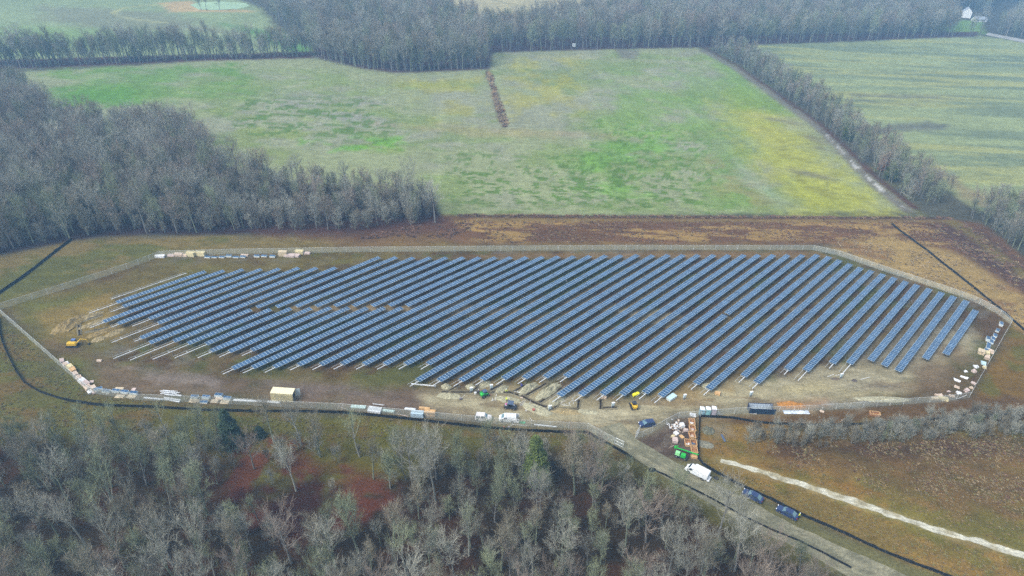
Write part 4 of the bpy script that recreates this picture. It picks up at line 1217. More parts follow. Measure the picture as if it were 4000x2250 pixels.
for k, (x, y, w_, d_, h, m, lab) in enumerate(diag): carton(x, y, w_, d_, h, R(-52 + (k * 37) % 20), m, lab, slump=.13)
carton(389, 1411, 1.3, .7, .4, 0, card, 'small pale carton at the foot of the bare rails of the eleventh row')
carton(355, 1492, 1.4, 1.1, .12, .4, card_p, 'single flat carton lying right of the line of cartons')
for a in [(466,1518,2.3,.9,.05,osb,'strand board sheets standing behind the module pallets at lower left'), (522,1522,1.1,1.2,.1,card_p,'pink flat sheet behind the right module pallet'),
          (468,1549,2.3,1.3,.02,osb,'left strand board sheet on the grass below the module pallets'), (513,1550,2.3,1.2,-.03,osb,'right strand board sheet below the module pallets'),
          (758,1567,2.6,1.2,0,osb,'strand board sheets below the leftmost module pallet near the container'),
          (838,1568,1.9,1.3,0,osb,'strand board sheet in the middle of the group near the container'), (878,1572,2.2,1.2,0,osb,'strand board sheet at the right of the group near the container'),
          (857,1557,2.,1.0,0,card,'brown sheet under the highest module pallet near the container')]:
    x, y, w_, d_, rz, m, lab = a; flat_sheet(x, y, w_, d_, rz, m, lab)
# top fence cartons
for a in [(625,1004,3.2,1.6,.7,foam,'white slumped bags at the left end of the top fence row'), (668,1000,2.2,1.2,.5,card_p,'low pinkish cartons near the left of the top fence row'),
          (698,999,3.0,1.4,.9,card,'rounded beige carton left of the two yellow ones'), (722,1000,2.,1.2,.6,card,'small beige carton touching the left yellow one'),
          (747,999,3.0,1.6,1.5,card_y,'left one of two tall yellow-topped cartons by the top fence'), (784,997,3.4,1.6,1.4,card_y,'right one of two tall yellow-topped cartons by the top fence'),
          (1106,998,3.0,1.6,1.8,osb,'tall timber pile at the left of the carton group by the top fence'), (1132,1001,3.6,1.8,.7,card_p,'left flat pink carton pile by the top fence'),
          (1152,1000,3.4,1.8,.6,card_p,'right flat pink carton pile by the top fence'), (1170,990,2.8,1.4,1.3,card_y,'yellow carton behind the pink piles by the top fence'),
          (1198,991,2.6,1.2,.5,card_p,'pink carton farthest right along the top fence'), (956,999,2.6,.8,.5,card,'beige sheet behind the module pallets by the top fence')]:
    x, y, w_, d_, h, m, lab = a; carton(x, y, w_, d_, h, R((int(x) * 13) % 9 - 4), m, lab, slump=.12)
# right fence cartons and rubbish
for a in [(3832,1381,2.2,1.9,1.3,60,osb,'tall pale timber pile at the right fence'), (3856,1380,2.,1.8,.6,62,card_y,'yellow timber sheets right of the tall pile'),
          (3868,1376,1.6,1.5,.9,62,card,'grey carton leaning to the right fence'), (3855,1400,2.,1.6,.9,58,card,'brown carton pile below the timber sheets at the right fence'),
          (3842,1422,1.7,1.8,.5,62,pale_blue,'pale turquoise sheets between cartons and rubbish at the right fence'), (3844,1437,.8,1.2,.6,60,card_y,'narrow yellow carton at the right fence'),
          (3812,1434,1.6,1.2,.5,30,foam,'white wrapping heap left of the narrow yellow carton'), (3803,1452,1.3,1.1,.6,20,card_p,'small cartons with a dark bag in front of the right fence'),
          (3771,1451,.9,.8,.3,0,foam,'small round pale bag apart from the rubbish at right'), (3765,1475,2.2,1.,.25,-20,foam,'flat white sheets in the rubbish at right'),
          (3739,1488,1.8,1.3,.3,-25,foam,'striped white and pink sheets farthest left in the rubbish'), (3737,1512,1.5,1.1,.3,-30,card,'brown crushed carton above the fence corner'),
          (3773,1528,1.5,1.3,.8,20,card_p,'pinkish bag near the lower right fence corner'), (3744,1537,1.5,1.1,.5,0,foam,'white bag left of the pinkish one'),
          (3705,1531,1.2,.7,.3,0,card_p,'small pink carton by the lower right fence'), (3717,1548,1.7,1.,.4,-15,card,'crushed cartons by the white bag'),
          (3651,1560,2.4,1.3,.6,-3,osb,'left one of two timber sheet piles at the lower right fence'), (3684,1561,2.4,1.3,.6,-12,card_y,'right one of two timber sheet piles at the lower right fence'),
          (3665,1545,2.4,1.1,.4,-6,card,'brown sheet pile behind the two timber piles'), (3802,1498,1.,1.4,.4,60,card_p,'reddish cartons in a row against the right fence'),
          (3794,1516,.8,1.2,.4,60,card,'small cartons against the lower part of the right fence'),
          (2802,1540,1.5,1.0,.7,-8,wood_m,'broken wooden crate right of the pale board stack'), (1420,1069,.9,.6,.3,10,card,'scrap carton between rows near the top left'),
          (2185,1562,.9,.6,.5,60,wood_m,'small tipped wooden box beside the split row end'), (2036,1556,.7,.5,.4,0,card,'small cardboard box beside the trench bend'),
          (3210,1607,1.3,.9,.06,-20,card,'loose board lying by the fence right of the tarpaulin')]:
    x, y, w_, d_, h, rz, m, lab = a; carton(x, y, w_ * .86, d_ * .86, h * .9, R(rz), m, lab, slump=.2)

# steel, pipes, lumber
def beams(label, segs, r, m, name='steel_beam', cat='steel beams', z0=None, sq=True):
    p0 = N(*segs[0][0]); o = empty(name, p0, 0, label, cat)
    for k, s_ in enumerate(segs):
        a, b = N(*s_[0]) - p0, N(*s_[1]) - p0; z = s_[2] if len(s_) > 2 else r
        a.z = b.z = z
        MB().tube(a, b, r, r, 4 if sq else 6).build('beam' if sq else 'pipe', m, o)
    return o
beams('long white beams along the fence right of the left module pallets', [((562,1553),(640,1561)), ((562,1556),(636,1563)), ((600,1556),(660,1563))], .12, steel_w)
rgb_ = random.Random(4); sg = []
for k in range(26):
    x, y = rgb_.uniform(625, 672), rgb_.uniform(1530, 1548); l = rgb_.uniform(28, 46); a = R(rgb_.uniform(2, 14))
    sg.append(((x, y), (x + l * math.cos(a), y + l * math.sin(a) * .8), .1 + .05 * k / 2))
beams('tangled heap of white purlins between the left module pallets and the container', sg, .075, steel_w)
beams('lower bundle of purlins below the tangled heap', [((640 + k, 1552 + k * 2.2),(706 - k, 1562 + k * 2.2), .1 + .04 * (k % 3)) for k in range(6)], .08, steel_w)
beams('three long white beams in front of the tan storage container', [((912,1562),(1096,1572)), ((910,1566),(1096,1576)), ((914,1564),(1000,1569), .25)], .15, steel_w)
def bundle(x, y, l, w_, h, rz, m, label, n=9, name='steel_bundle', cat='steel bundle'):
    o = empty(name, N(x, y), rz, label, cat); b_ = MB()
    for k in (-.35, .35): b_.box((l * k, 0, .06), (.1, w_ * 1.05, .12))
    b_.build('bearer', wood_m, o)
    lay = max(1, round(h / .17)); rg = random.Random(int(x)); B_ = MB()
    for j in range(lay):
        for k in range(n):
            me = MB().box((0, 0, 0), (l * rg.uniform(.93, 1.), w_ / n * .86, .14))
            me.build('profile', m, o).location = (rg.uniform(-.06, .06), w_ * ((k + .5) / n - .5), .19 + j * .17)
    return o
bundle(1400, 1592, 4.0, 1.1, .35, R(-1), mat('mint_steel', (.50, .66, .62), .5, .1, noise=.1), 'mint green steel bundle at the left of the stores beside the lower fence', 8)
bundle(1464, 1606, 3.6, 1.9, .7, R(-7), steel_w, 'big white steel bundle right of the mint green one', 9)
bundle(1518, 1608, 3.2, .8, .3, R(-5), mat('mint_steel', (.5, .66, .62)), 'narrow mint steel bundle in the middle of the stores', 5)
bundle(1602, 1601, 3.0, .7, .3, R(-3), steel_w, 'thin steel bundle behind the pale blue block', 5)
bundle(1631, 1626, 3.3, 1.5, 1.3, R(-1), mat('blue_steel', (.42, .54, .62), .5, .15, noise=.1), 'pale blue block of steel beside the orange lumber', 7)
bundle(1679, 1622, 3.0, 1.4, 1.3, R(-1), wood_m, 'orange lumber stack beside the pale blue steel block', 6, 'lumber_stack', 'lumber')
bundle(1658, 1603, 3.0, .7, .9, R(-3), wood_m, 'low orange planks behind the lumber stack', 4, 'lumber_stack', 'lumber')
beams('loose planks left of the mint green steel bundle', [((1332,1592),(1366,1601)), ((1334,1603),(1336,1600))], .05, card, 'plank', 'planks')
beams('long steel profiles on top of the white steel bundle', [((1455,1586),(1500,1591), .9), ((1457,1588),(1502,1593), .9)], .05, steel_w)
beams('pink-brown board edge in front of the stores', [((1548,1618),(1594,1627)),], .09, card_p, 'plank', 'planks')
beams('long white duct lying from the end of the eighteenth bare rails', [((1606,1501),(1703,1510), .16),], .2, steel_w, 'duct', 'duct')
beams('white drain pipe lying along the lower fence beyond the white van', [((2086,1660),(2174,1669), .15),], .17, white, 'drain_pipe', 'pipe', sq=False)
beams('thin white pipes beside the white drain pipe', [((2004,1659),(2046,1661)), ((2034,1663),(2060,1664)), ((2070,1650),(2078,1642)), ((2070,1632),(2079,1644))], .035, white, 'conduit', 'pipes', sq=False)
beams('bundle of white conduits left of the dug corner', [((2030,1577),(2052,1560)), ((2033,1581),(2058,1562)), ((2031,1583),(2060,1560)), ((2034,1585),(2050,1573))], .04, steel_w, 'conduit', 'pipes', sq=False)
beams('two long white conduits leaning on the pale heap', [((2052,1606),(2073,1565)), ((2056,1607),(2072,1572)), ((2064,1604),(2073,1588))], .05, white, 'conduit', 'pipes', sq=False)
beams('white pipe in the trench right of the standing worker', [((2010,1530),(2053,1538)),], .09, white, 'conduit', 'pipe', sq=False)
beams('crossed conduits right of the split row end', [((2178,1583),(2212,1563)), ((2190,1582),(2214,1578)), ((2200,1584),(2224,1584)), ((2222,1573),(2229,1587)), ((2224,1574),(2238,1562)), ((2238,1556),(2240,1580))],
      .04, white, 'conduit', 'pipes', sq=False)
beams('long thin conduits lying beside the thirty-fourth solar row', [((2180,1582),(2206,1564)), ((2208,1566),(2230,1548)), ((2196,1516),(2222,1500))], .045, card, 'conduit', 'pipes', sq=False)
beams('upright pipes stuck in the pit below the standing worker', [((1934,1568),(1939,1540)), ((1920,1567),(1926,1555)), ((1924,1566),(1930,1560))], .05, white, 'conduit', 'pipes', sq=False)
beams('long white stick lying in the yard beyond the sheds', [((3263,1467),(3296,1462)),], .06, white, 'conduit', 'pipe', sq=False)
beams('white pole lying between rubbish and the lower right fence corner', [((3734,1560),(3776,1544)),], .07, white, 'conduit', 'pipe', sq=False)
beams('white sticks near the far right inverter box', [((3360,1483),(3397,1474)), ((3232,1473),(3258,1462))], .06, white, 'conduit', 'pipes', sq=False)
beams('loose sticks among the brush below the right run of fence', [((3095,1653),(3170,1649)), ((3120,1650),(3180,1655)), ((3280,1648),(3300,1636)), ((3285,1640),(3305,1650))], .05, card, 'stick', 'sticks')
beams('white poles lying beside the portable toilets', [((2793,1617),(2822,1619)), ((2800,1620),(2812,1614))], .05, white, 'conduit', 'pipes', sq=False)
beams('long wooden prop lying left of the green boom lift', [((2612,1751),(2632,1741)),], .06, card, 'plank', 'plank')
for k in range(4): pass
bundle(2706, 1624, 1.7, 1.3, .35, R(-12), foam, 'white blocks stacked inside the fence left of the toilets', 3, 'block_stack', 'blocks')
# pale board stack leaning at the row end
o = empty('board_stack', N(2622, 1556), AZ - R(6), 'pale turquoise board stack beside the thirty-ninth row end', 'board stack')
MB().box((0, 0, .35), (2.9, 1.5, .7), 0, 0).build('stack', mat('stack_edges', (.55, .62, .62)), o)
MB().box((0, 0, .73), (3.0, 1.55, .05)).build('board', pale_blue, o)
# inverter boxes
def inverter(x, y, label):
    o = empty('inverter_box', N(x, y), R(20), label, 'inverter box', 'grey inverter boxes at the row ends')
    MB().box((0, 0, 1.25), (.75, .35, .95)).build('cabinet', mat('cabinet_grey', (.42, .52, .55), .5), o)
    MB().box((0, -.02, 1.76), (.85, .5, .06)).build('sun_roof', white, o)
    f = MB()
    for sx in (-.3, .3): f.box((sx, 0, .4), (.07, .07, .8)); f.tube((sx, .0, .1), (sx, .5, .8), .025, .025, 4)
    f.build('stand', steel, o)
    c = MB()
    for k in range(4): c.tube((-.2 + .13 * k, 0, .8), (-.25 + .16 * k, -.1, .0), .03, .03, 4)
    c.build('cable', slate, o)
for x, y, lab in [(1841,1533,'grey inverter box left of the green loader'), (1919,1522,'white-topped inverter box behind the green loader'), (2147,1604,'inverter box at the dug corner right of the white conduits'),
                  (2393,1592,'inverter box between the trench and the yellow loader'), (2672,1560,'inverter box right of the pale turquoise board stack'),
                  (2931,1549,'inverter box behind the dumpster'), (3283,1478,'inverter box farthest right near the yard pipes')]:
    inverter(x, y, lab)
mound(3262, 1480, 2.6, 1.2, .5, 0, (130,118,104), 'small dark heap of cable left of the far right inverter box', 11, 'cable_heap', 'cable heap')
mound(3337, 1487, 1.6, 1.0, .5, 0, (110,100,96), 'small dark bag heap right of the far right inverter box', 12, 'cable_heap', 'cable heap')

# ------------------------------------------------------------------ wooden crates, rubbish, tarpaulin
def crate(x, y, rz, label, fill=None, seed=1, w_=1.5, l=2.1, h=.85, bars=0, lidm=None):
    o = empty('wooden_crate', N(x, y), rz, label, 'crate', 'open wooden crates beside the lane')
    MB().box((0, 0, .12), (w_, l, .04)).build('floor', wood_d, o)
    for sx in (-1, 1):
        for k in range(3): MB().box((sx * w_ / 2, 0, .22 + .28 * k), (.04, l, .2)).build('slat', wood_d, o)
    for sy in (-1, 1):
        for k in range(3): MB().box((0, sy * l / 2, .22 + .28 * k), (w_, .04, .2)).build('slat', wood_d if sy > 0 else wood_m, o)
    r_ = MB()
    for sx in (-1, 1): r_.box((sx * w_ / 2, 0, h + .03), (.13, l + .13, .06))
    for sy in (-1, 1): r_.box((0, sy * l / 2, h + .033), (w_ - .13, .13, .06))
    for k in range(bars): r_.box((0, l * (.22 - .4 * k), h + .03), (w_ - .13, .1, .05))
    r_.build('rim', wood_m, o)
    rg = random.Random(seed)
    if fill:
        f = MB()
        for k in range(9): f.box((rg.uniform(-.35, .35), rg.uniform(-.7, .1), .3 + rg.uniform(0, .25)), (rg.uniform(.2, .5), rg.uniform(.15, .6), .07), rg.uniform(0, 3))
        f_ = f.build('packing', fill, o); f_['kind'] = 'stuff'
    return o
crate(2701, 1655, R(-4), 'top wooden crate of the column, with white foam inside', foam, 1, bars=1)
crate(2703, 1681, R(-2), 'second wooden crate of the column, with scraps at its near end', card_p, 2)
crate(2702, 1706, R(0), 'third wooden crate of the column, with loose sticks inside', card, 3)
crate(2685, 1736, R(-4), 'left one of two crates side by side, with white foam inside', foam, 4)
crate(2707, 1737, R(-3), 'right one of two crates side by side, with grey scraps inside', slate, 5)
crate(2710, 1765, R(-3), 'crate with a cross bar just above the green boom', None, 6, bars=1)
carton(2710, 1786, 1.5, 1.2, .6, 0, wood_m, 'closed wooden box below the green boom at the silt fence', 'wooden_box')
crate(3415, 1622, R(84), 'single pale crate outside the right run of fence', None, 7, w_=1.3, l=2.6, bars=1)
flat_sheet(2663, 1706, 1.3, .9, R(-60), wood_m, 'small wooden pallet lying left of the crate column', 'pallet', 2, cat='pallet')
carton(2663, 1666, 1.1, 1.3, .9, R(10), foam, 'tall white carton at the top of the rubbish pile')
carton(2641, 1694, 1.1, 1.2, .35, R(35), foam, 'tilted white board box at the lower end of the rubbish')
carton(2636, 1724, 1.3, 1.6, .8, R(-4), card_p, 'lilac lined box left of the small wooden pallet')
carton(2629, 1706, .9, .7, .4, R(30), card_y, 'crumpled yellow carton behind the lilac lined box')
carton(2678, 1684, 1.2, .7, .6, R(5), card_p, 'brown open carton between the rubbish and the crates')
for k, (x, y, m, lab) in enumerate([(2634,1668,foam,'white torn foam in the rubbish pile'), (2645,1676,card,'torn brown cardboard in the rubbish pile')]):
    o = empty('rubbish_pile', N(x, y), 0, lab, 'rubbish')
    rg = random.Random(90 + k); f = MB()
    for j in range(34):
        f.box((rg.gauss(0, .8), rg.gauss(0, 1.1), rg.uniform(.05, .45)), (rg.uniform(.15, .7), rg.uniform(.1, .5), .05), rg.uniform(0, 3), 0,
              M=Matrix.Rotation(rg.uniform(-.5, .5), 4, 'X'))
    f_ = f.build('scrap', m, o); f_['kind'] = 'stuff'
o = empty('tarpaulin', N(3110, 1611), 0, 'crumpled white and grey tarpaulin over the silt fence bank below the orange sand', 'tarpaulin')
n = 40; U, V = np.meshgrid(np.linspace(-1, 1, n), np.linspace(-1, 1, 12))
Z = .12 + .75 * np.clip(fbm(U * 4, V * 1.6, 1, 7, 4) - .2, 0, 1) * (1 - V ** 2) * (1 - U ** 4)
b = MB(); b.v = [tuple(v) for v in np.stack([(U * 3.6).ravel(), (V * .75 + .25 * U).ravel(), Z.ravel()], 1)]
b.f = [(j * n + i, j * n + i + 1, (j + 1) * n + i + 1, (j + 1) * n + i) for j in range(11) for i in range(n - 1)]; b.m = [0] * len(b.f)
b.build('sheet', mat('tarp', (.50, .56, .64), .45, noise=.4, scale=2), o, True)
carton(2940, 1613, 1.9, .8, .2, R(3), foam, 'flat white sack against the fence in front of the dumpster', 'sack', 'sack', .15)
flat_sheet(2825, 1712, .55, 2.6, R(8), slate, 'narrow blue-grey chute lying in the meadow', 'chute', 1, .1, 'chute')
for x, y, m, lab in [(2490,1846,black,'crumpled black fabric at the start of the left lane silt fence')]:
    mound(2548, 1836, 1.8, 1.4, .7, .4, (30,34,50), lab, 13, 'fabric_heap', 'fabric heap')
mound(2797, 1868, 1.2, 1., .6, 0, (44,46,60), 'dark sack on the lane verge behind the white box truck', 14, 'sack', 'sack')
# ------------------------------------------------------------------ vehicles
def wheel(o, x, y, r, wd, rim=True):
    sgn = 1 if y > 0 else -1
    t_ = MB().tube((0, -wd / 2, 0), (0, wd / 2, 0), r, r, 16).build('wheel', black, o)
    t_.location = (x, y, r)
    if rim:
        MB().tube((0, sgn * (wd / 2 - .02), 0), (0, sgn * (wd / 2 + .012), 0), r * .62, r * .5, 10).build('rim', rim_m, t_)
    return t_
def pane(o, cs, name, m, shrink=.06, off=.012):
    cs = [Vector(c) for c in cs]; c0 = sum(cs, Vector()) / len(cs)
    n = (cs[1] - cs[0]).cross(cs[2] - cs[0]).normalized()
    if n.dot(c0 - Vector((0, 0, .6))) < 0: n = -n
    cs = [c.lerp(c0, shrink) for c in cs]
    b = MB(); k = len(cs)
    b.add([c + n * off for c in cs] + [c - n * .01 for c in cs], [tuple(range(k)), tuple(range(k, 2 * k))[::-1]] + [(i, (i + 1) % k, k + (i + 1) % k, k + i) for i in range(k)])
    return b.build(name, m, o)
def car(loc, rz, L, Wd, low, cab, paint_m, label, cat='car', name='parked_car', wr=.34, wx=None, roof_k=.80, side=((.04, .46), (.5, .95)), glass=dglass, win=lglass, mirrors=True):
    """low: lower body profile (x, z) front is +x; cab: (x0 rear base, x1 rear roof, x2 front roof, x3 front base, z base, z roof)"""
    o = empty(name, loc, rz, label, cat)
    h = Wd / 2
    zb = cab[4]
    MB().prism(low, -h, h, ins=lambda x, z: (.93 if z > .7 else 1.) * (.90 if abs(x) > L / 2 - .15 else 1)).build('body', paint_m, o)
    x0, x1, x2, x3, zb, zr = cab; hb = h * .93; hr = h * roof_k
    A = [(x0, hb, zb), (x1, hr, zr), (x2, hr, zr), (x3, hb, zb)]; Bm = [(a, -b_, c) for a, b_, c in A]
    xm = (x1 + x2) / 2; crown = .05
    vs = A + Bm + [(x1, 0, zr + crown * .7), (x2, 0, zr + crown * .7)]
    MB().add(vs, [(0, 3, 2, 1), (4, 5, 6, 7), (1, 2, 9, 8), (5, 8, 9, 6), (0, 1, 8, 5, 4), (3, 7, 6, 9, 2)]).build('cabin', paint_m, o)
    pane(o, [A[3], A[2], Bm[2], Bm[3]], 'windshield', win, .08)
    if 'norear' not in label: pane(o, [A[0], A[1], Bm[1], Bm[0]], 'rear_window', win, .1)
    for S_ in (A, Bm):
        for (f0, f1) in side:
            lo_, hi_ = lambda f: Vector(S_[0]).lerp(Vector(S_[3]), f), lambda f: Vector(S_[1]).lerp(Vector(S_[2]), f)
            pane(o, [lo_(f0), lo_(f1), hi_(min(.97, f1)), hi_(max(.03, f0))], 'side_window', glass, .13)
    wx = wx or L * .31
    for sx in (-1, 1):
        for sy in (-1, 1): wheel(o, sx * wx, sy * (h - .08), wr, .22)
    for sy in (-1, 1):
        MB().box((L / 2 - .06, sy * h * .68, .68), (.16, .34, .15)).build('headlight', lamp, o)
        MB().box((-L / 2 + .04, sy * h * .72, .82), (.12, .26, .16)).build('tail_light', red_l, o)
        if mirrors: MB().box((x3 - .35, sy * (h + .06), zb + .1), (.14, .16, .12)).build('mirror', paint_m, o)
    MB().box((L / 2 - .01, 0, .38), (.1, Wd * .8, .16)).build('bumper', dark, o)
    MB().box((-L / 2 + .01, 0, .38), (.1, Wd * .8, .16)).build('bumper', dark, o)
    return o
sedan_low = lambda L: [(-L / 2, .35), (-L / 2 - .02, .72), (-L / 2 + .12, .92), (-L * .26, .95), (L * .18, .93), (L * .40, .82), (L / 2 - .03, .68), (L / 2, .35), (L / 2 - .25, .22), (-L / 2 + .3, .22)]
car(N(2939, 1943), head(N(2972, 1957), N(2905, 1922)), 4.8, 1.85, sedan_low(4.8), (-1.95, -1.05, .35, 1.15, .93, 1.42), navy,
    'dark blue sedan parked on the lane verge, the one nearer the white box truck')
car(N(3073, 2008), head(N(3106, 2022), N(3040, 1988)), 4.8, 1.85, sedan_low(4.8), (-1.9, -1.1, .35, 1.1, .93, 1.43), navy,
    'dark blue sedan with a white headlamp parked lowest on the lane verge')
hl = [(-2.1, .35), (-2.15, .8), (-2.05, 1.0), (.8, .98), (1.75, .86), (2.15, .66), (2.15, .35), (1.9, .22), (-1.85, .22)]
car(N(2526, 1661), head(N(2551, 1656), N(2498, 1662)), 4.3, 1.82, hl, (-2.08, -1.72, .25, 1.15, .98, 1.52), navy,
    'dark blue hatchback standing inside the open gate')
mott = mat('white_paint_dirty', (.60, .58, .57), .5, noise=.35, scale=2.2)
sl = [(-2.15, .4), (-2.18, .95), (-2.1, 1.08), (.95, 1.06), (1.95, .95), (2.2, .75), (2.2, .4), (1.95, .25), (-1.9, .25)]
car(N(1888, 1637), R(-3), 4.4, 1.82, sl, (-2.12, -1.85, .35, 1.05, 1.06, 1.68), mott, 'white mottled compact car behind the thin tree branches, left of the white van', wr=.36)
def van(loc, rz, L, Wd, H, nose, label, rack_=True, doors=True, cat='van', service=False):
    o = empty('van' if not service else 'box_truck', loc, rz, label, cat)
    h = Wd / 2; xc = L / 2 - nose         # cargo front
    if not service:
        prof = [(-L / 2, .35), (-L / 2, H * .96), (-L / 2 + .1, H), (xc - .3, H), (xc + .1, H * .97), (xc + .95, 1.15), (L / 2 - .15, .95), (L / 2, .6), (L / 2 - .05, .3), (L / 2 - .3, .25), (-L / 2 + .2, .25)]
        MB().prism(prof, -h, h, ins=lambda x, z: .86 if z > H * .9 else (.95 if z > 1.1 else 1) * (.9 if x > L / 2 - .2 else 1)).build('body', white, o)
        za, zb_, xa_, xb_ = 1.18, H * .93, xc + .93, xc + .16
        pane(o, [(xa_, h * .84, za), (xb_, h * .76, zb_), (xb_, -h * .76, zb_), (xa_, -h * .84, za)], 'windshield', lglass, .04, .03)
        for s_ in (-1, 1):
            pane(o, [(xc - .55, s_ * h * .955, 1.15), (xc + .45, s_ * h * .955, 1.15), (xc + .05, s_ * h * .90, H * .84), (xc - .55, s_ * h * .90, H * .84)], 'side_window', dglass, .05, .03)
            MB().box((L / 2 - .1, s_ * h * .68, .78), (.2, .3, .2)).build('headlight', lamp, o)
            MB().box((xc + .6, s_ * (h + .08), 1.15), (.12, .16, .22)).build('mirror', dark, o)
            MB().box((-.2, s_ * (h + .005), .62), (L * .5, .02, .07)).build('side_trim', dark, o)
            if doors:
                d = MB().box((-.4, 0, 1.02), (.8, .05, 1.25)); q = d.build('rear_door', white, o); q.location = (-L / 2, s_ * h, 0); q.rotation_euler = (0, 0, s_ * R(-12))
                pane(q, [(-.7, s_ * .03, 1.1), (-.15, s_ * .03, 1.1), (-.15, s_ * .03, 1.55), (-.7, s_ * .03, 1.55)], 'door_window', dglass, .04)
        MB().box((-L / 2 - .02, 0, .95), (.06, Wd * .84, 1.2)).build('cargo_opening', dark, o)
        rr = MB()
        for s_ in (-1, 1): rr.box((-L * .12, s_ * h * .55, H + .08), (L * .62, .05, .05))
        for k in range(3): rr.box((-L * .38 + k * L * .24, 0, H + .05), (.05, Wd * .7, .05))
        rr.build('roof_rack', steel, o)
    else:
        cabp = [(xc - .1, .45), (xc - .1, 1.95), (xc + .75, 1.95), (xc + 1.35, 1.22), (L / 2 - .12, 1.05), (L / 2, .75), (L / 2, .4)]
        MB().prism(cabp, -h * .92, h * .92, ins=lambda x, z: .84 if z > 1.8 else (.93 if x > L / 2 - .2 else 1)).build('cab', white, o)
        pane(o, [(xc + 1.34, h * .80, 1.24), (xc + .78, h * .72, 1.90), (xc + .78, -h * .72, 1.90), (xc + 1.34, -h * .80, 1.24)], 'windshield', dglass, .03, .03)
        for s_ in (-1, 1):
            pane(o, [(xc + .1, s_ * h * .92, 1.22), (xc + 1.1, s_ * h * .92, 1.22), (xc + .72, s_ * h * .84, 1.82), (xc + .1, s_ * h * .84, 1.82)], 'side_window', dglass, .05, .035)
            MB().box((L / 2 - .06, s_ * h * .66, .88), (.16, .3, .2)).build('headlight', lamp, o)
            MB().box((xc + 1.2, s_ * (h + .12), 1.3), (.1, .22, .3)).build('mirror', dark, o)
        bp_ = [(-L / 2, .75), (-L / 2, H - .1), (-L / 2 + .12, H), (xc - .25, H), (xc, H - .25), (xc, .55), (-L / 2 + 2.3, .55)]
        MB().prism(bp_, -h, h, ins=lambda x, z: .88 if z > H - .05 else 1).build('box', white, o)
        g_ = MB()
        for yy in (-.25, .05): g_.box((-L * .1, yy, H + .02), (L * .62, .06, .03))
        g_.build('roof_rail', steel, o)
        MB().box((-L / 2 - .25, 0, .55), (.5, Wd * .95, .12)).build('rear_step', white, o)
        lk = MB()
        for s_ in (-1, 1):
            for k in range(4): lk.box((-L / 2 + .7 + k * .95, s_ * (h + .012), 1.05), (.86, .025, .75))
        lk.build('locker_door', mat('white_panel', (.66, .70, .72), .4), o)
        for s_ in (-1, 1): MB().box((-L / 2 - .01, s_ * h * .46, 1.6), (.03, h * .84, 1.4)).build('rear_door', mat('white_panel', (.66, .7, .72)), o)
    wx = L * .30
    for sx in (-1, 1):
        for sy in (-1, 1): wheel(o, sx * wx + (.1 if sx > 0 and service else 0), sy * (h - .1), .40 if service else .34, .25)
    for s_ in (-1, 1): MB().box((-L / 2 - .01, s_ * h * .93, 1.1), (.05, .1, .4)).build('tail_light', red_l, o)
    return o
van(N(1982, 1642), R(179), 4.5, 1.85, 1.9, 1.55, 'white van with ladder rack and open rear doors, beside the lower fence')
van(N(2721, 1853), head(N(2755, 1872), N(2686, 1836)), 5.7, 2.05, 2.4, 1.9, 'white utility box truck parked on the lane below the green boom lift', cat='truck', service=True)

# green compact loader
def loader(loc, rz, label, pm, cabin, tracks=False, nm='compact_loader'):
    o = empty(nm, loc, rz, label, 'loader')
    MB().prism([(-1.2, .5), (-1.25, 1.15), (-.9, 1.35), (-.2, 1.35), (.1, .9), (.8, .8), (.8, .45)], -.45, .45).build('body', pm, o)
    MB().box((-.05, 0, 1.35), (1.0, .95, .95), taper=.88).build('cab', cabin, o)
    MB().box((-.05, 0, 1.93), (1.15, 1.1, .1)).build('cab_roof', cabin, o)
    pane(o, [(.46, .4, 1.0), (.4, .36, 1.8), (.4, -.36, 1.8), (.46, -.4, 1.0)], 'windshield', lglass, .03, .03)
    for s_ in (-1, 1):
        a = MB()
        a.box((-.9, s_ * .62, 1.2), (.5, .16, .5)); a.tube((-.9, s_ * .62, 1.35), (.5, s_ * .62, 1.25), .09, .09, 6); a.tube((.5, s_ * .62, 1.25), (1.35, s_ * .62, .45), .09, .09, 6)
        a.build('loader_arm', pm, o)
        if tracks:
            MB().prism([(-1.1, .1), (-1.3, .35), (-1.0, .62), (.7, .62), (1.0, .35), (.8, .0), (-.9, .0)], s_ * .55, s_ * .9).build('track', black, o)
        else:
            wheel(o, -.75, s_ * .68, .48, .32); wheel(o, .75, s_ * .66, .36, .26)
    MB().prism([(1.25, .05), (1.25, .6), (1.35, .65), (1.45, .25), (1.95, .08), (1.95, .03)], -.85, .85).build('bucket', dark if tracks else mat('wood_bucket', (.32, .2, .12)), o)
    return o
loader(N(1893, 1547), R(35), 'green compact tractor loader standing by the trench', green, slate)
loader(N(2475, 1592), R(100), 'yellow and black tracked loader facing the solar rows', yellow, dark, True, 'track_loader')
o = empty('spool_drum', N(2483, 1545), R(30), 'pair of bright yellow drums behind the yellow track loader', 'drums')
for k in (-1, 1): MB().tube((k * .1, 0, .5), (k * .95, 0, .5), .5, .46, 14).build('drum', mat('bright_yellow', (.78, .74, .02), .5), o)
MB().box((0, 0, .04), (1.9, .8, .08)).build('skid', dark, o)
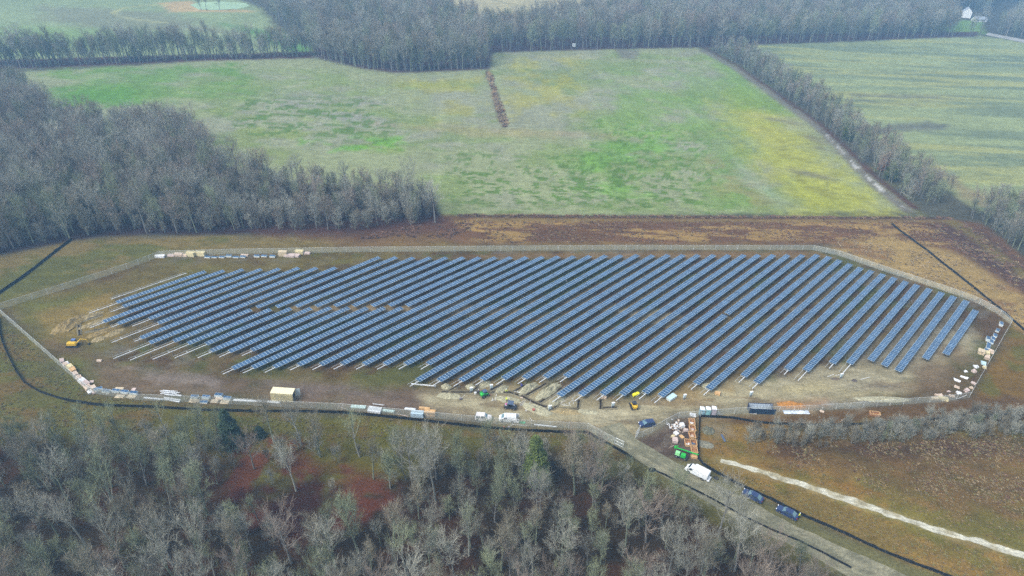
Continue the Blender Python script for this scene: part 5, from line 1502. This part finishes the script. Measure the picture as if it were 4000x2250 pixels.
# utility vehicle
o = empty('utility_vehicle', N(1993, 1594), R(-8), 'dark utility vehicle with a canopy roof and pink load, above the two white vans', 'utility vehicle')
MB().prism([(-1.6, .35), (-1.6, .85), (-.5, .85), (-.5, .55), (.7, .55), (.8, .95), (1.6, .85), (1.65, .4)], -.72, .72).build('body', dark, o)
MB().prism([(-.75, 1.92), (-.7, 2.0), (.6, 2.02), (.85, 1.93), (.85, 1.9), (-.75, 1.88)], -.78, .78).build('canopy_roof', slate, o)
for sx, sy in ((-.6, 1), (-.6, -1), (.7, 1), (.7, -1)):
    MB().tube((sx * 1.05, sy * .66, .8), (sx, sy * .66, 1.93), .035, .035, 5).build('roof_post', dark, o)
for sx in (-1, 1):
    for sy in (-1, 1): wheel(o, sx * 1.1, sy * .68, .34, .26)
MB().box((-.1, 0, .85), (.5, 1.2, .3)).box((-.32, 0, 1.15), (.12, 1.2, .5)).build('seat', black, o)
MB().box((.9, .35, .95), (.5, .5, .1)).build('hood_box', foam, o)
MB().box((-1.15, .1, .98), (.6, .7, .25)).build('load', foam, o)
MB().tube((-1.15, -.25, 1.1), (-1.15, .25, 1.12), .24, .24, 10).build('pink_bundle', mat('pink_wrap', (.55, .12, .32), .7), o)
# mini excavator
o = empty('mini_excavator', N(289, 1352), R(8), 'yellow mini excavator with a blue cab beside the large brown soil mound', 'excavator')
for s_ in (-1, 1): MB().prism([(-1.3, .1), (-1.45, .35), (-1.2, .6), (1.2, .6), (1.45, .35), (1.3, .1), (1.0, 0), (-1.0, 0)], s_ * .62, s_ * .98).build('track', dark, o)
MB().box((0, 0, .62), (.9, .9, .3)).build('turntable', dark, o)
MB().prism([(-1.4, .8), (-1.35, 1.5), (-1.0, 1.62), (.9, 1.5), (1.1, 1.2), (1.1, .8)], -.95, .2).build('engine_cover', yellow, o)
MB().box((.1, .52, 1.35), (1.1, .85, 1.3), taper=.9).build('cab', mat('blue_cab', (.05, .10, .24), .3), o)
MB().box((.1, .52, 2.03), (1.05, .85, .08)).build('cab_roof', mat('blue_roof', (.10, .16, .34), .4), o)
bm = MB(); bm.tube((1.0, -.1, 1.1), (2.2, .2, 2.3), .16, .13, 6); bm.tube((2.2, .2, 2.3), (3.6, .5, 1.9), .13, .11, 6); bm.build('boom', yellow, o)
MB().tube((3.6, .5, 1.9), (3.9, .6, .5), .11, .09, 6).build('stick', yellow, o)
MB().prism([(3.7, .5), (4.1, .55), (4.1, .1), (3.6, 0)], .3, .95).build('bucket', dark, o)
MB().prism([(-1.9, .1), (-1.8, .45), (-1.75, .45), (-1.8, .1)], -.95, .95).build('blade', dark, o)
# green boom lift
o = empty('boom_lift', N(2662, 1778), head(N(2640, 1748), N(2722, 1778)), 'green boom lift with its long twin boom lying over the last crate', 'boom lift')
g = green
MB().box((.1, -.9, .65), (3.0, 1.3, .35)).build('chassis', dark, o)
for sx in (-1, 1):
    for sy in (-1.45, -.3): wheel(o, .1 + sx * 1.05, sy, .42, .3)
MB().box((-.9, -1.05, 1.2), (1.15, 1.0, .8), taper=.92).build('engine_cover', mat('pale_green_paint', (.25, .62, .27), .4), o)
MB().box((.55, -1.1, 1.15), (1.2, 1.0, .85), taper=.94).build('counterweight', g, o)
b1 = MB().tube((-2.2, .1, 1.7), (3.9, .25, 1.9), .16, .14, 4); b1.build('boom', g, o)
MB().tube((-2.0, .45, 1.35), (3.8, .5, 1.5), .13, .12, 4).build('boom', g, o)
MB().tube((-1.9, .25, 1.9), (-1.3, .2, 2.4), .14, .1, 5).box((-1.9, .2, 1.7), (.5, .6, .5)).build('knuckle', g, o)
k_ = MB()
for zz in (.0, .5, 1.0):
    for (a, c) in (((4.0, -.4), (4.8, -.4)), ((4.8, -.4), (4.8, .9)), ((4.8, .9), (4.0, .9)), ((4.0, .9), (4.0, -.4))): k_.tube((*a, 1.2 + zz * .9), (*c, 1.2 + zz * .9), .025, .025, 4)
MB().box((1.7, .95, 1.0), (1.0, .5, .35)).build('tool_box', slate, o)
# dumpster
o = empty('dumpster', N(2971, 1607), R(1), 'long dark blue open dumpster by the fence, left of the orange sand', 'dumpster')
db = mat('dumpster_paint', (.018, .026, .065), .4, noise=.15); L_, H_, W_ = 6.9, 1.7, 2.4
MB().box((0, 0, .2), (L_, W_ - .1, .08)).build('floor', mat('dumpster_floor', (.34, .40, .44), .6, noise=.3, scale=2), o)
inner = mat('dumpster_inside', (.42, .48, .54), .6, noise=.15)  # inner walls coloured lighter to stand in for reflected light
for s_ in (-1, 1):
    MB().box((0, s_ * (W_ / 2 - .03), H_ / 2 + .12), (L_, .05, H_ - .1)).build('side_wall', db, o)
    MB().box((0, s_ * (W_ / 2 - .065), H_ / 2 + .18), (L_ - .3, .012, H_ - .3)).build('wall_reflection', inner, o)
    for k in range(11): MB().box((-L_ / 2 + .35 + k * .62, s_ * (W_ / 2 + .035), H_ / 2 + .1), (.09, .09, H_ - .2)).build('rib', mat('dumpster_rib', (.03, .09, .12), .4), o)
    MB().box((0, s_ * W_ / 2, H_ + .12), (L_ + .1, .12, .12)).build('top_rail', db, o)
    MB().box((0, s_ * .5, .09), (L_, .12, .16)).build('skid_rail', dark, o)
MB().box((-L_ / 2, 0, H_ / 2 + .12), (.06, W_ - .15, H_ - .06)).build('rear_door', db, o)
MB().prism([(L_ / 2 - .9, H_ + .1), (L_ / 2 - .8, H_ + .15), (L_ / 2 + .05, .3), (L_ / 2 - .05, .2)], -W_ / 2 + .06, W_ / 2 - .06).build('front_wall', db, o)
MB().box((1.6, -.6, .3), (.8, .3, .1), .2).build('scrap', foam, o)
# portable toilets
def toilet(x, y, m, label):
    o = empty('portable_toilet', N(x, y), R(-4), label, 'portable toilet'); o.scale = (1.12, 1.12, 1.15)
    MB().box((0, 0, .08), (1.15, 1.15, .16)).build('base', dark, o)
    MB().box((0, 0, 1.14), (1.1, 1.1, 1.96), taper=.95).build('cabin', m, o)
    MB().prism([(-.58, 2.12), (-.55, 2.22), (-.3, 2.34), (.3, 2.34), (.55, 2.22), (.58, 2.12)], -.58, .58, ins=lambda x, z: .7 if z > 2.3 else 1).build('roof', white, o)
    d = MB().box((0, -.555, 1.05), (.72, .05, 1.72), taper=.97).build('door', m, o)
    MB().box((.26, -.60, 1.05), (.06, .05, .16)).build('handle', dark, d)
    MB().box((0, -.59, 1.72), (.4, .02, .14)).build('vent', slate, d)
    MB().tube((.42, .42, 2.1), (.42, .42, 2.55), .05, .05, 6).build('vent_pipe', dark, o)
toilet(2738, 1622, mat('toilet_blue_grey', (.22, .36, .42), .5), 'left portable toilet of three, blue-grey with white roof')
toilet(2761, 1622, mat('toilet_teal', (.22, .43, .44), .5), 'middle portable toilet of three, teal with white roof')
toilet(2784, 1620, mat('toilet_grey', (.40, .37, .40), .5), 'right portable toilet of three, pinkish grey with white roof')
# storage container with an open door
o = empty('storage_container', N(1109, 1556), R(-1), 'tan ribbed storage container with its door open, near the lower fence', 'storage container')
tan = mat('tan_paint', (.58, .52, .30), .5, noise=.06); tl, tw_, th = 5.9, 2.44, 2.55
MB().box((0, 0, th / 2 + .1), (tl, tw_, th)).build('body', tan, o)
for k in range(29):
    for s_ in (-1, 1): MB().box((-tl / 2 + .2 + k * (tl - .4) / 28, s_ * (tw_ / 2 + .02), th / 2 + .1), (.1, .04, th - .3)).build('rib', tan, o)
MB().box((0, 0, th + .12), (tl + .04, tw_ + .04, .06)).build('roof', mat('tan_roof_lit', (.70, .64, .42), .5, noise=.08), o)  # lighter tan than the walls: light on the top put into the colour
for s_ in (-1, 1): MB().box((0, s_ * (tw_ / 2 + .03), .12), (tl, .08, .16)).build('base_rail', tan, o)
q = MB().box((.58, 0, th / 2 + .1), (1.16, .06, th - .2)).build('door', mat('door_grey', (.45, .52, .52), .5), o); q.location = (tl / 2 + .03, tw_ / 2 - .1, 0); q.rotation_euler = (0, 0, R(18))
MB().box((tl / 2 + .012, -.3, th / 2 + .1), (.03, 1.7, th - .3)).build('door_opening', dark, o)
# far buildings, poles, hunting stand
def house(x, y, l, d, h, rh, rz, label):
    o = empty('house', P(x, y), rz, label, 'house')
    wm = mat('white_siding', (.72, .74, .72), .7); rm = mat('roof_shingle', (.30, .34, .38), .8)
    MB().box((0, 0, h / 2), (l, d, h)).build('wall', wm, o)
    MB().prism([(-d / 2, h), (0, h + rh), (d / 2, h)], -l / 2, l / 2).build('gable', wm, o).rotation_euler = (0, 0, R(90))
    for s_ in (-1, 1):
        b = MB().add([(-l / 2 - .3, s_ * (d / 2 + .3), h - .2), (l / 2 + .3, s_ * (d / 2 + .3), h - .2), (l / 2 + .3, 0, h + rh + .1), (-l / 2 - .3, 0, h + rh + .1)], [(0, 1, 2, 3)])
        b.build('roof', rm, o)
    for k in (-.3, 0, .3):
        w_ = MB().box((l * k, -d / 2 - .03, h * .55), (1.2, .08, 1.5)).build('window', dglass, o)
    MB().box((l * .15, -d / 2 - .03, 1.05), (1., .08, 2.1)).build('door', dark, o)
house(2428, 44, 8, 9, 6.5, 4.5, R(70), 'tall white gabled house among the trees at top right')
house(2462, 54, 14, 7, 2.8, 2.4, R(10), 'low white house right of the tall white one at top right')
def pole(x, y, h, rz, label, arm=2.6):
    o = empty('utility_pole', P(x, y), rz, label, 'utility pole')
    pm_ = mat('weathered_pole', (.34, .34, .30), .9)
    MB().tube((0, 0, 0), (-.02 * h, 0, h), .18, .12, 7).build('pole', pm_, o)
    MB().box((-.02 * h, 0, h - .6), (arm * 1.6, .14, .16)).build('cross_arm', pm_, o)
    for k in (-1, -.5, .5, 1): MB().tube((-.02 * h + k * arm * .72, 0, h - .5), (-.02 * h + k * arm * .72, 0, h - .25), .06, .05, 5).build('insulator', lamp, o)
pole(2529, 94, 14, R(10), 'utility pole with a wide cross arm beside the far road at top right', 3.)
pole(2510, 80, 14, R(10), 'thin utility pole left of the wide-armed one at top right', 1.6)
o = empty('hunting_stand', P(1443, 124), R(10), 'small white box blind on legs at the edge of the far wood', 'hunting stand')
MB().box((0, 0, 3.2), (2.1, 2.1, 1.9)).build('cabin', mat('pale_panel', (.62, .68, .70), .6), o)
MB().box((0, 0, 4.2), (2.4, 2.4, .12)).build('roof', mat('pale_roof', (.5, .55, .58)), o)
for sx in (-1, 1):
    MB().box((sx * .5, -1.06, 3.4), (.6, .06, .5)).build('window', dglass, o)
    for sy in (-1, 1): MB().tube((sx * 1.3, sy * 1.3, 0), (sx * .9, sy * .9, 2.3), .08, .07, 5).build('leg', BARK['grey'], o)

# ------------------------------------------------------------------ people
def skinned(name, joints, edges, m, parent, sub=1):
    me = bpy.data.meshes.new(name)
    me.from_pydata([j[0] for j in joints], edges, [])
    me.materials.append(m)
    o = bpy.data.objects.new(name, me); COL.objects.link(o); o.parent = parent
    bm_ = bmesh.new(); bm_.from_mesh(me)
    ly = bm_.verts.layers.skin.verify()
    bm_.verts.ensure_lookup_table()
    for v, j in zip(bm_.verts, joints):
        r = j[1]; v[ly].radius = (r, r) if not isinstance(r, tuple) else r
    bm_.verts[0][ly].use_root = True
    bm_.to_mesh(me); bm_.free()
    o.modifiers.new('skin', 'SKIN').use_smooth_shade = True
    s_ = o.modifiers.new('sub', 'SUBSURF'); s_.levels = sub; s_.render_levels = sub
    return o
def person(loc, rz, label, jacket, crouch=False, bend=.0, helmet=None, arm=.5):
    o = empty('person', loc, rz, label, 'person')
    k = .62 if crouch else 1.
    hip = Vector((0, 0, .93 * k)); f = Vector((math.sin(bend), 0, math.cos(bend)))
    ch = hip + f * .33; nk = hip + f * .54; hd = nk + Vector((math.sin(bend) * .8, 0, .9)).normalized() * .17
    J = [(hip, (.13, .11)), (hip + f * .16, (.125, .10)), (ch, (.15, .11)), (nk, .055), (hd - Vector((0, 0, .05)), .085), (hd + Vector((0, 0, .06)), .09)]
    E_ = [(0, 1), (1, 2), (2, 3), (3, 4), (4, 5)]
    Jj = [(hip, (.15, .12)), (ch, (.175, .13)), (nk - f * .03, .075)]; Ej = [(0, 1), (1, 2)]
    Jt = [(hip, .13)]; Et = []
    for s_ in (-1, 1):
        hp = hip + Vector((0, s_ * .09, -.05))
        kn = Vector((.32 if crouch else .03 + .06 * s_, s_ * .12, .50 * (.95 if crouch else 1)))
        an = Vector((.02 + .10 * s_ * (not crouch), s_ * .12, .09)); to = an + Vector((.16, 0, -.05))
        b = len(J); J += [(hp, .085), (kn, .058), (an, .04), (to, .035)]; E_ += [(0, b), (b, b + 1), (b + 1, b + 2), (b + 2, b + 3)]
        b = len(Jt); Jt += [(hp, .10), (kn, .072), (an + Vector((0, 0, .03)), .06)]; Et += [(0, b), (b, b + 1), (b + 1, b + 2)]
        sh = nk - f * .05 + Vector((0, s_ * .19, 0)); el = sh + Vector((arm * .22, s_ * .05, -.26)); wr = el + Vector((.2 * arm + .06, -s_ * .03, -.2)); pm_ = wr + Vector((.05, 0, -.05))
        b = len(J); J += [(sh, .055), (el, .04), (wr, .028), (pm_, (.035, .018))]; E_ += [(2, b), (b, b + 1), (b + 1, b + 2), (b + 2, b + 3)]
        for q in range(4):
            p1 = pm_ + Vector((.035, (q - 1.5) * .02, -.03)); p2 = p1 + Vector((.015, 0, -.03 - .006 * (q in (1, 2)))); c = len(J)
            J += [(p1, .009), (p2, .008)]; E_ += [(b + 3, c), (c, c + 1)]
        c = len(J); J += [(pm_ + Vector((.04, -s_ * .045, .0)), .010)]; E_ += [(b + 3, c)]
        b = len(Jj); Jj += [(sh, .075), (el, .058), (wr - (wr - el) * .12, .045)]; Ej += [(1, b), (b, b + 1), (b + 1, b + 2)]
        MB().box((an.x + .06, an.y, .055), (.28, .10, .11)).build('boot', black, o)
    skinned('body', J, E_, skin_m, o)
    skinned('jacket', Jj, Ej, jacket, o)
    skinned('trousers', Jt, Et, jeans, o)
    fc = MB().box((hd.x + .10, 0, hd.z), (.03, .025, .05))
    for s_ in (-1, 1): fc.box((hd.x + .085, s_ * .035, hd.z + .03), (.015, .02, .012))
    fc.build('face', skin_m, o)
    hm_ = MB()
    for (r0, r1, z0, z1) in ((.125, .115, .05, .10), (.115, .06, .10, .17)): hm_.tube(hd + Vector((0, 0, z0)), hd + Vector((0, 0, z1)), r0, r1, 12)
    hm_.build('hard_hat', helmet or white, o)
    return o
person(N(1976, 1537), R(-60), 'person in a yellow hi-vis jacket standing at the trench', hivis, bend=.25)
person(N(1978, 1570), R(-120), 'person in a yellow hi-vis jacket behind the dark utility vehicle', hivis, bend=.1, helmet=mat('yellow_helmet', (.7, .72, .05), .4))
person(N(2041, 1511), R(200), 'person in bright blue crouching at the row end', blue_c, True, .7, helmet=blue_c)
person(N(3120, 2024), R(150), 'person in a yellow hi-vis jacket behind the lowest parked sedan', hivis, bend=.1)
person(N(1867, 1540), R(30), 'person in a white helmet left of the green loader', slate, bend=.3)
for x, y, m, lab in [(1800,1560,dark,'small plate compactor with a raised handle left of the green loader'), (1988,1672,dark,'dark generator in front of the white van')]:
    o = empty('compactor', N(x, y), .3, lab, 'site machine')
    MB().box((0, 0, .12), (.75, .5, .1)).build('plate', m, o)
    MB().box((-.05, 0, .38), (.45, .4, .4)).build('engine', mat('machine_grey', (.25, .22, .24), .5), o)
    MB().tube((.2, .15, .3), (1.0, .15, 1.4), .03, .03, 5).tube((.2, -.15, .3), (1.0, -.15, 1.4), .03, .03, 5).tube((1.0, -.15, 1.4), (1.0, .15, 1.4), .03, .03, 5).build('handle', steel, o)
for x, y, r, m, lab in [(1857,1538,.32,foam,'white bucket left of the green loader'), (2363,1556,.45,card,'larger wooden cable reel at the row end'), (2354,1555,.3,card,'smaller wooden cable reel at the row end'),
                     (2084,1605,.4,mat('rust_red', (.30, .09, .07), .7),'rusty red drum by the pale heap'), (1968,1671,.22,mat('rust_red', (.3, .09, .07)),'small red can in front of the white van')]:
    o = empty('drum', N(x, y), 0, lab, 'drum')
    MB().tube((0, 0, 0), (0, 0, r * 1.5), r, r, 12).build('shell', m, o)
    MB().tube((0, 0, r * 1.5), (0, 0, r * 1.56), r * 1.06, r * 1.06, 12).build('lid', m, o)
carton(2040, 1652, 1.5, .5, .2, 0, mat('green_bag', (.06, .34, .16), .6), 'green bag lying in front of the drain pipe', 'bag', 'bag', .12)
carton(2212, 1098, .01 + .5, .4, .3, 0, foam, 'tiny white bag between two rows in the middle', 'bag', 'bag', .08)
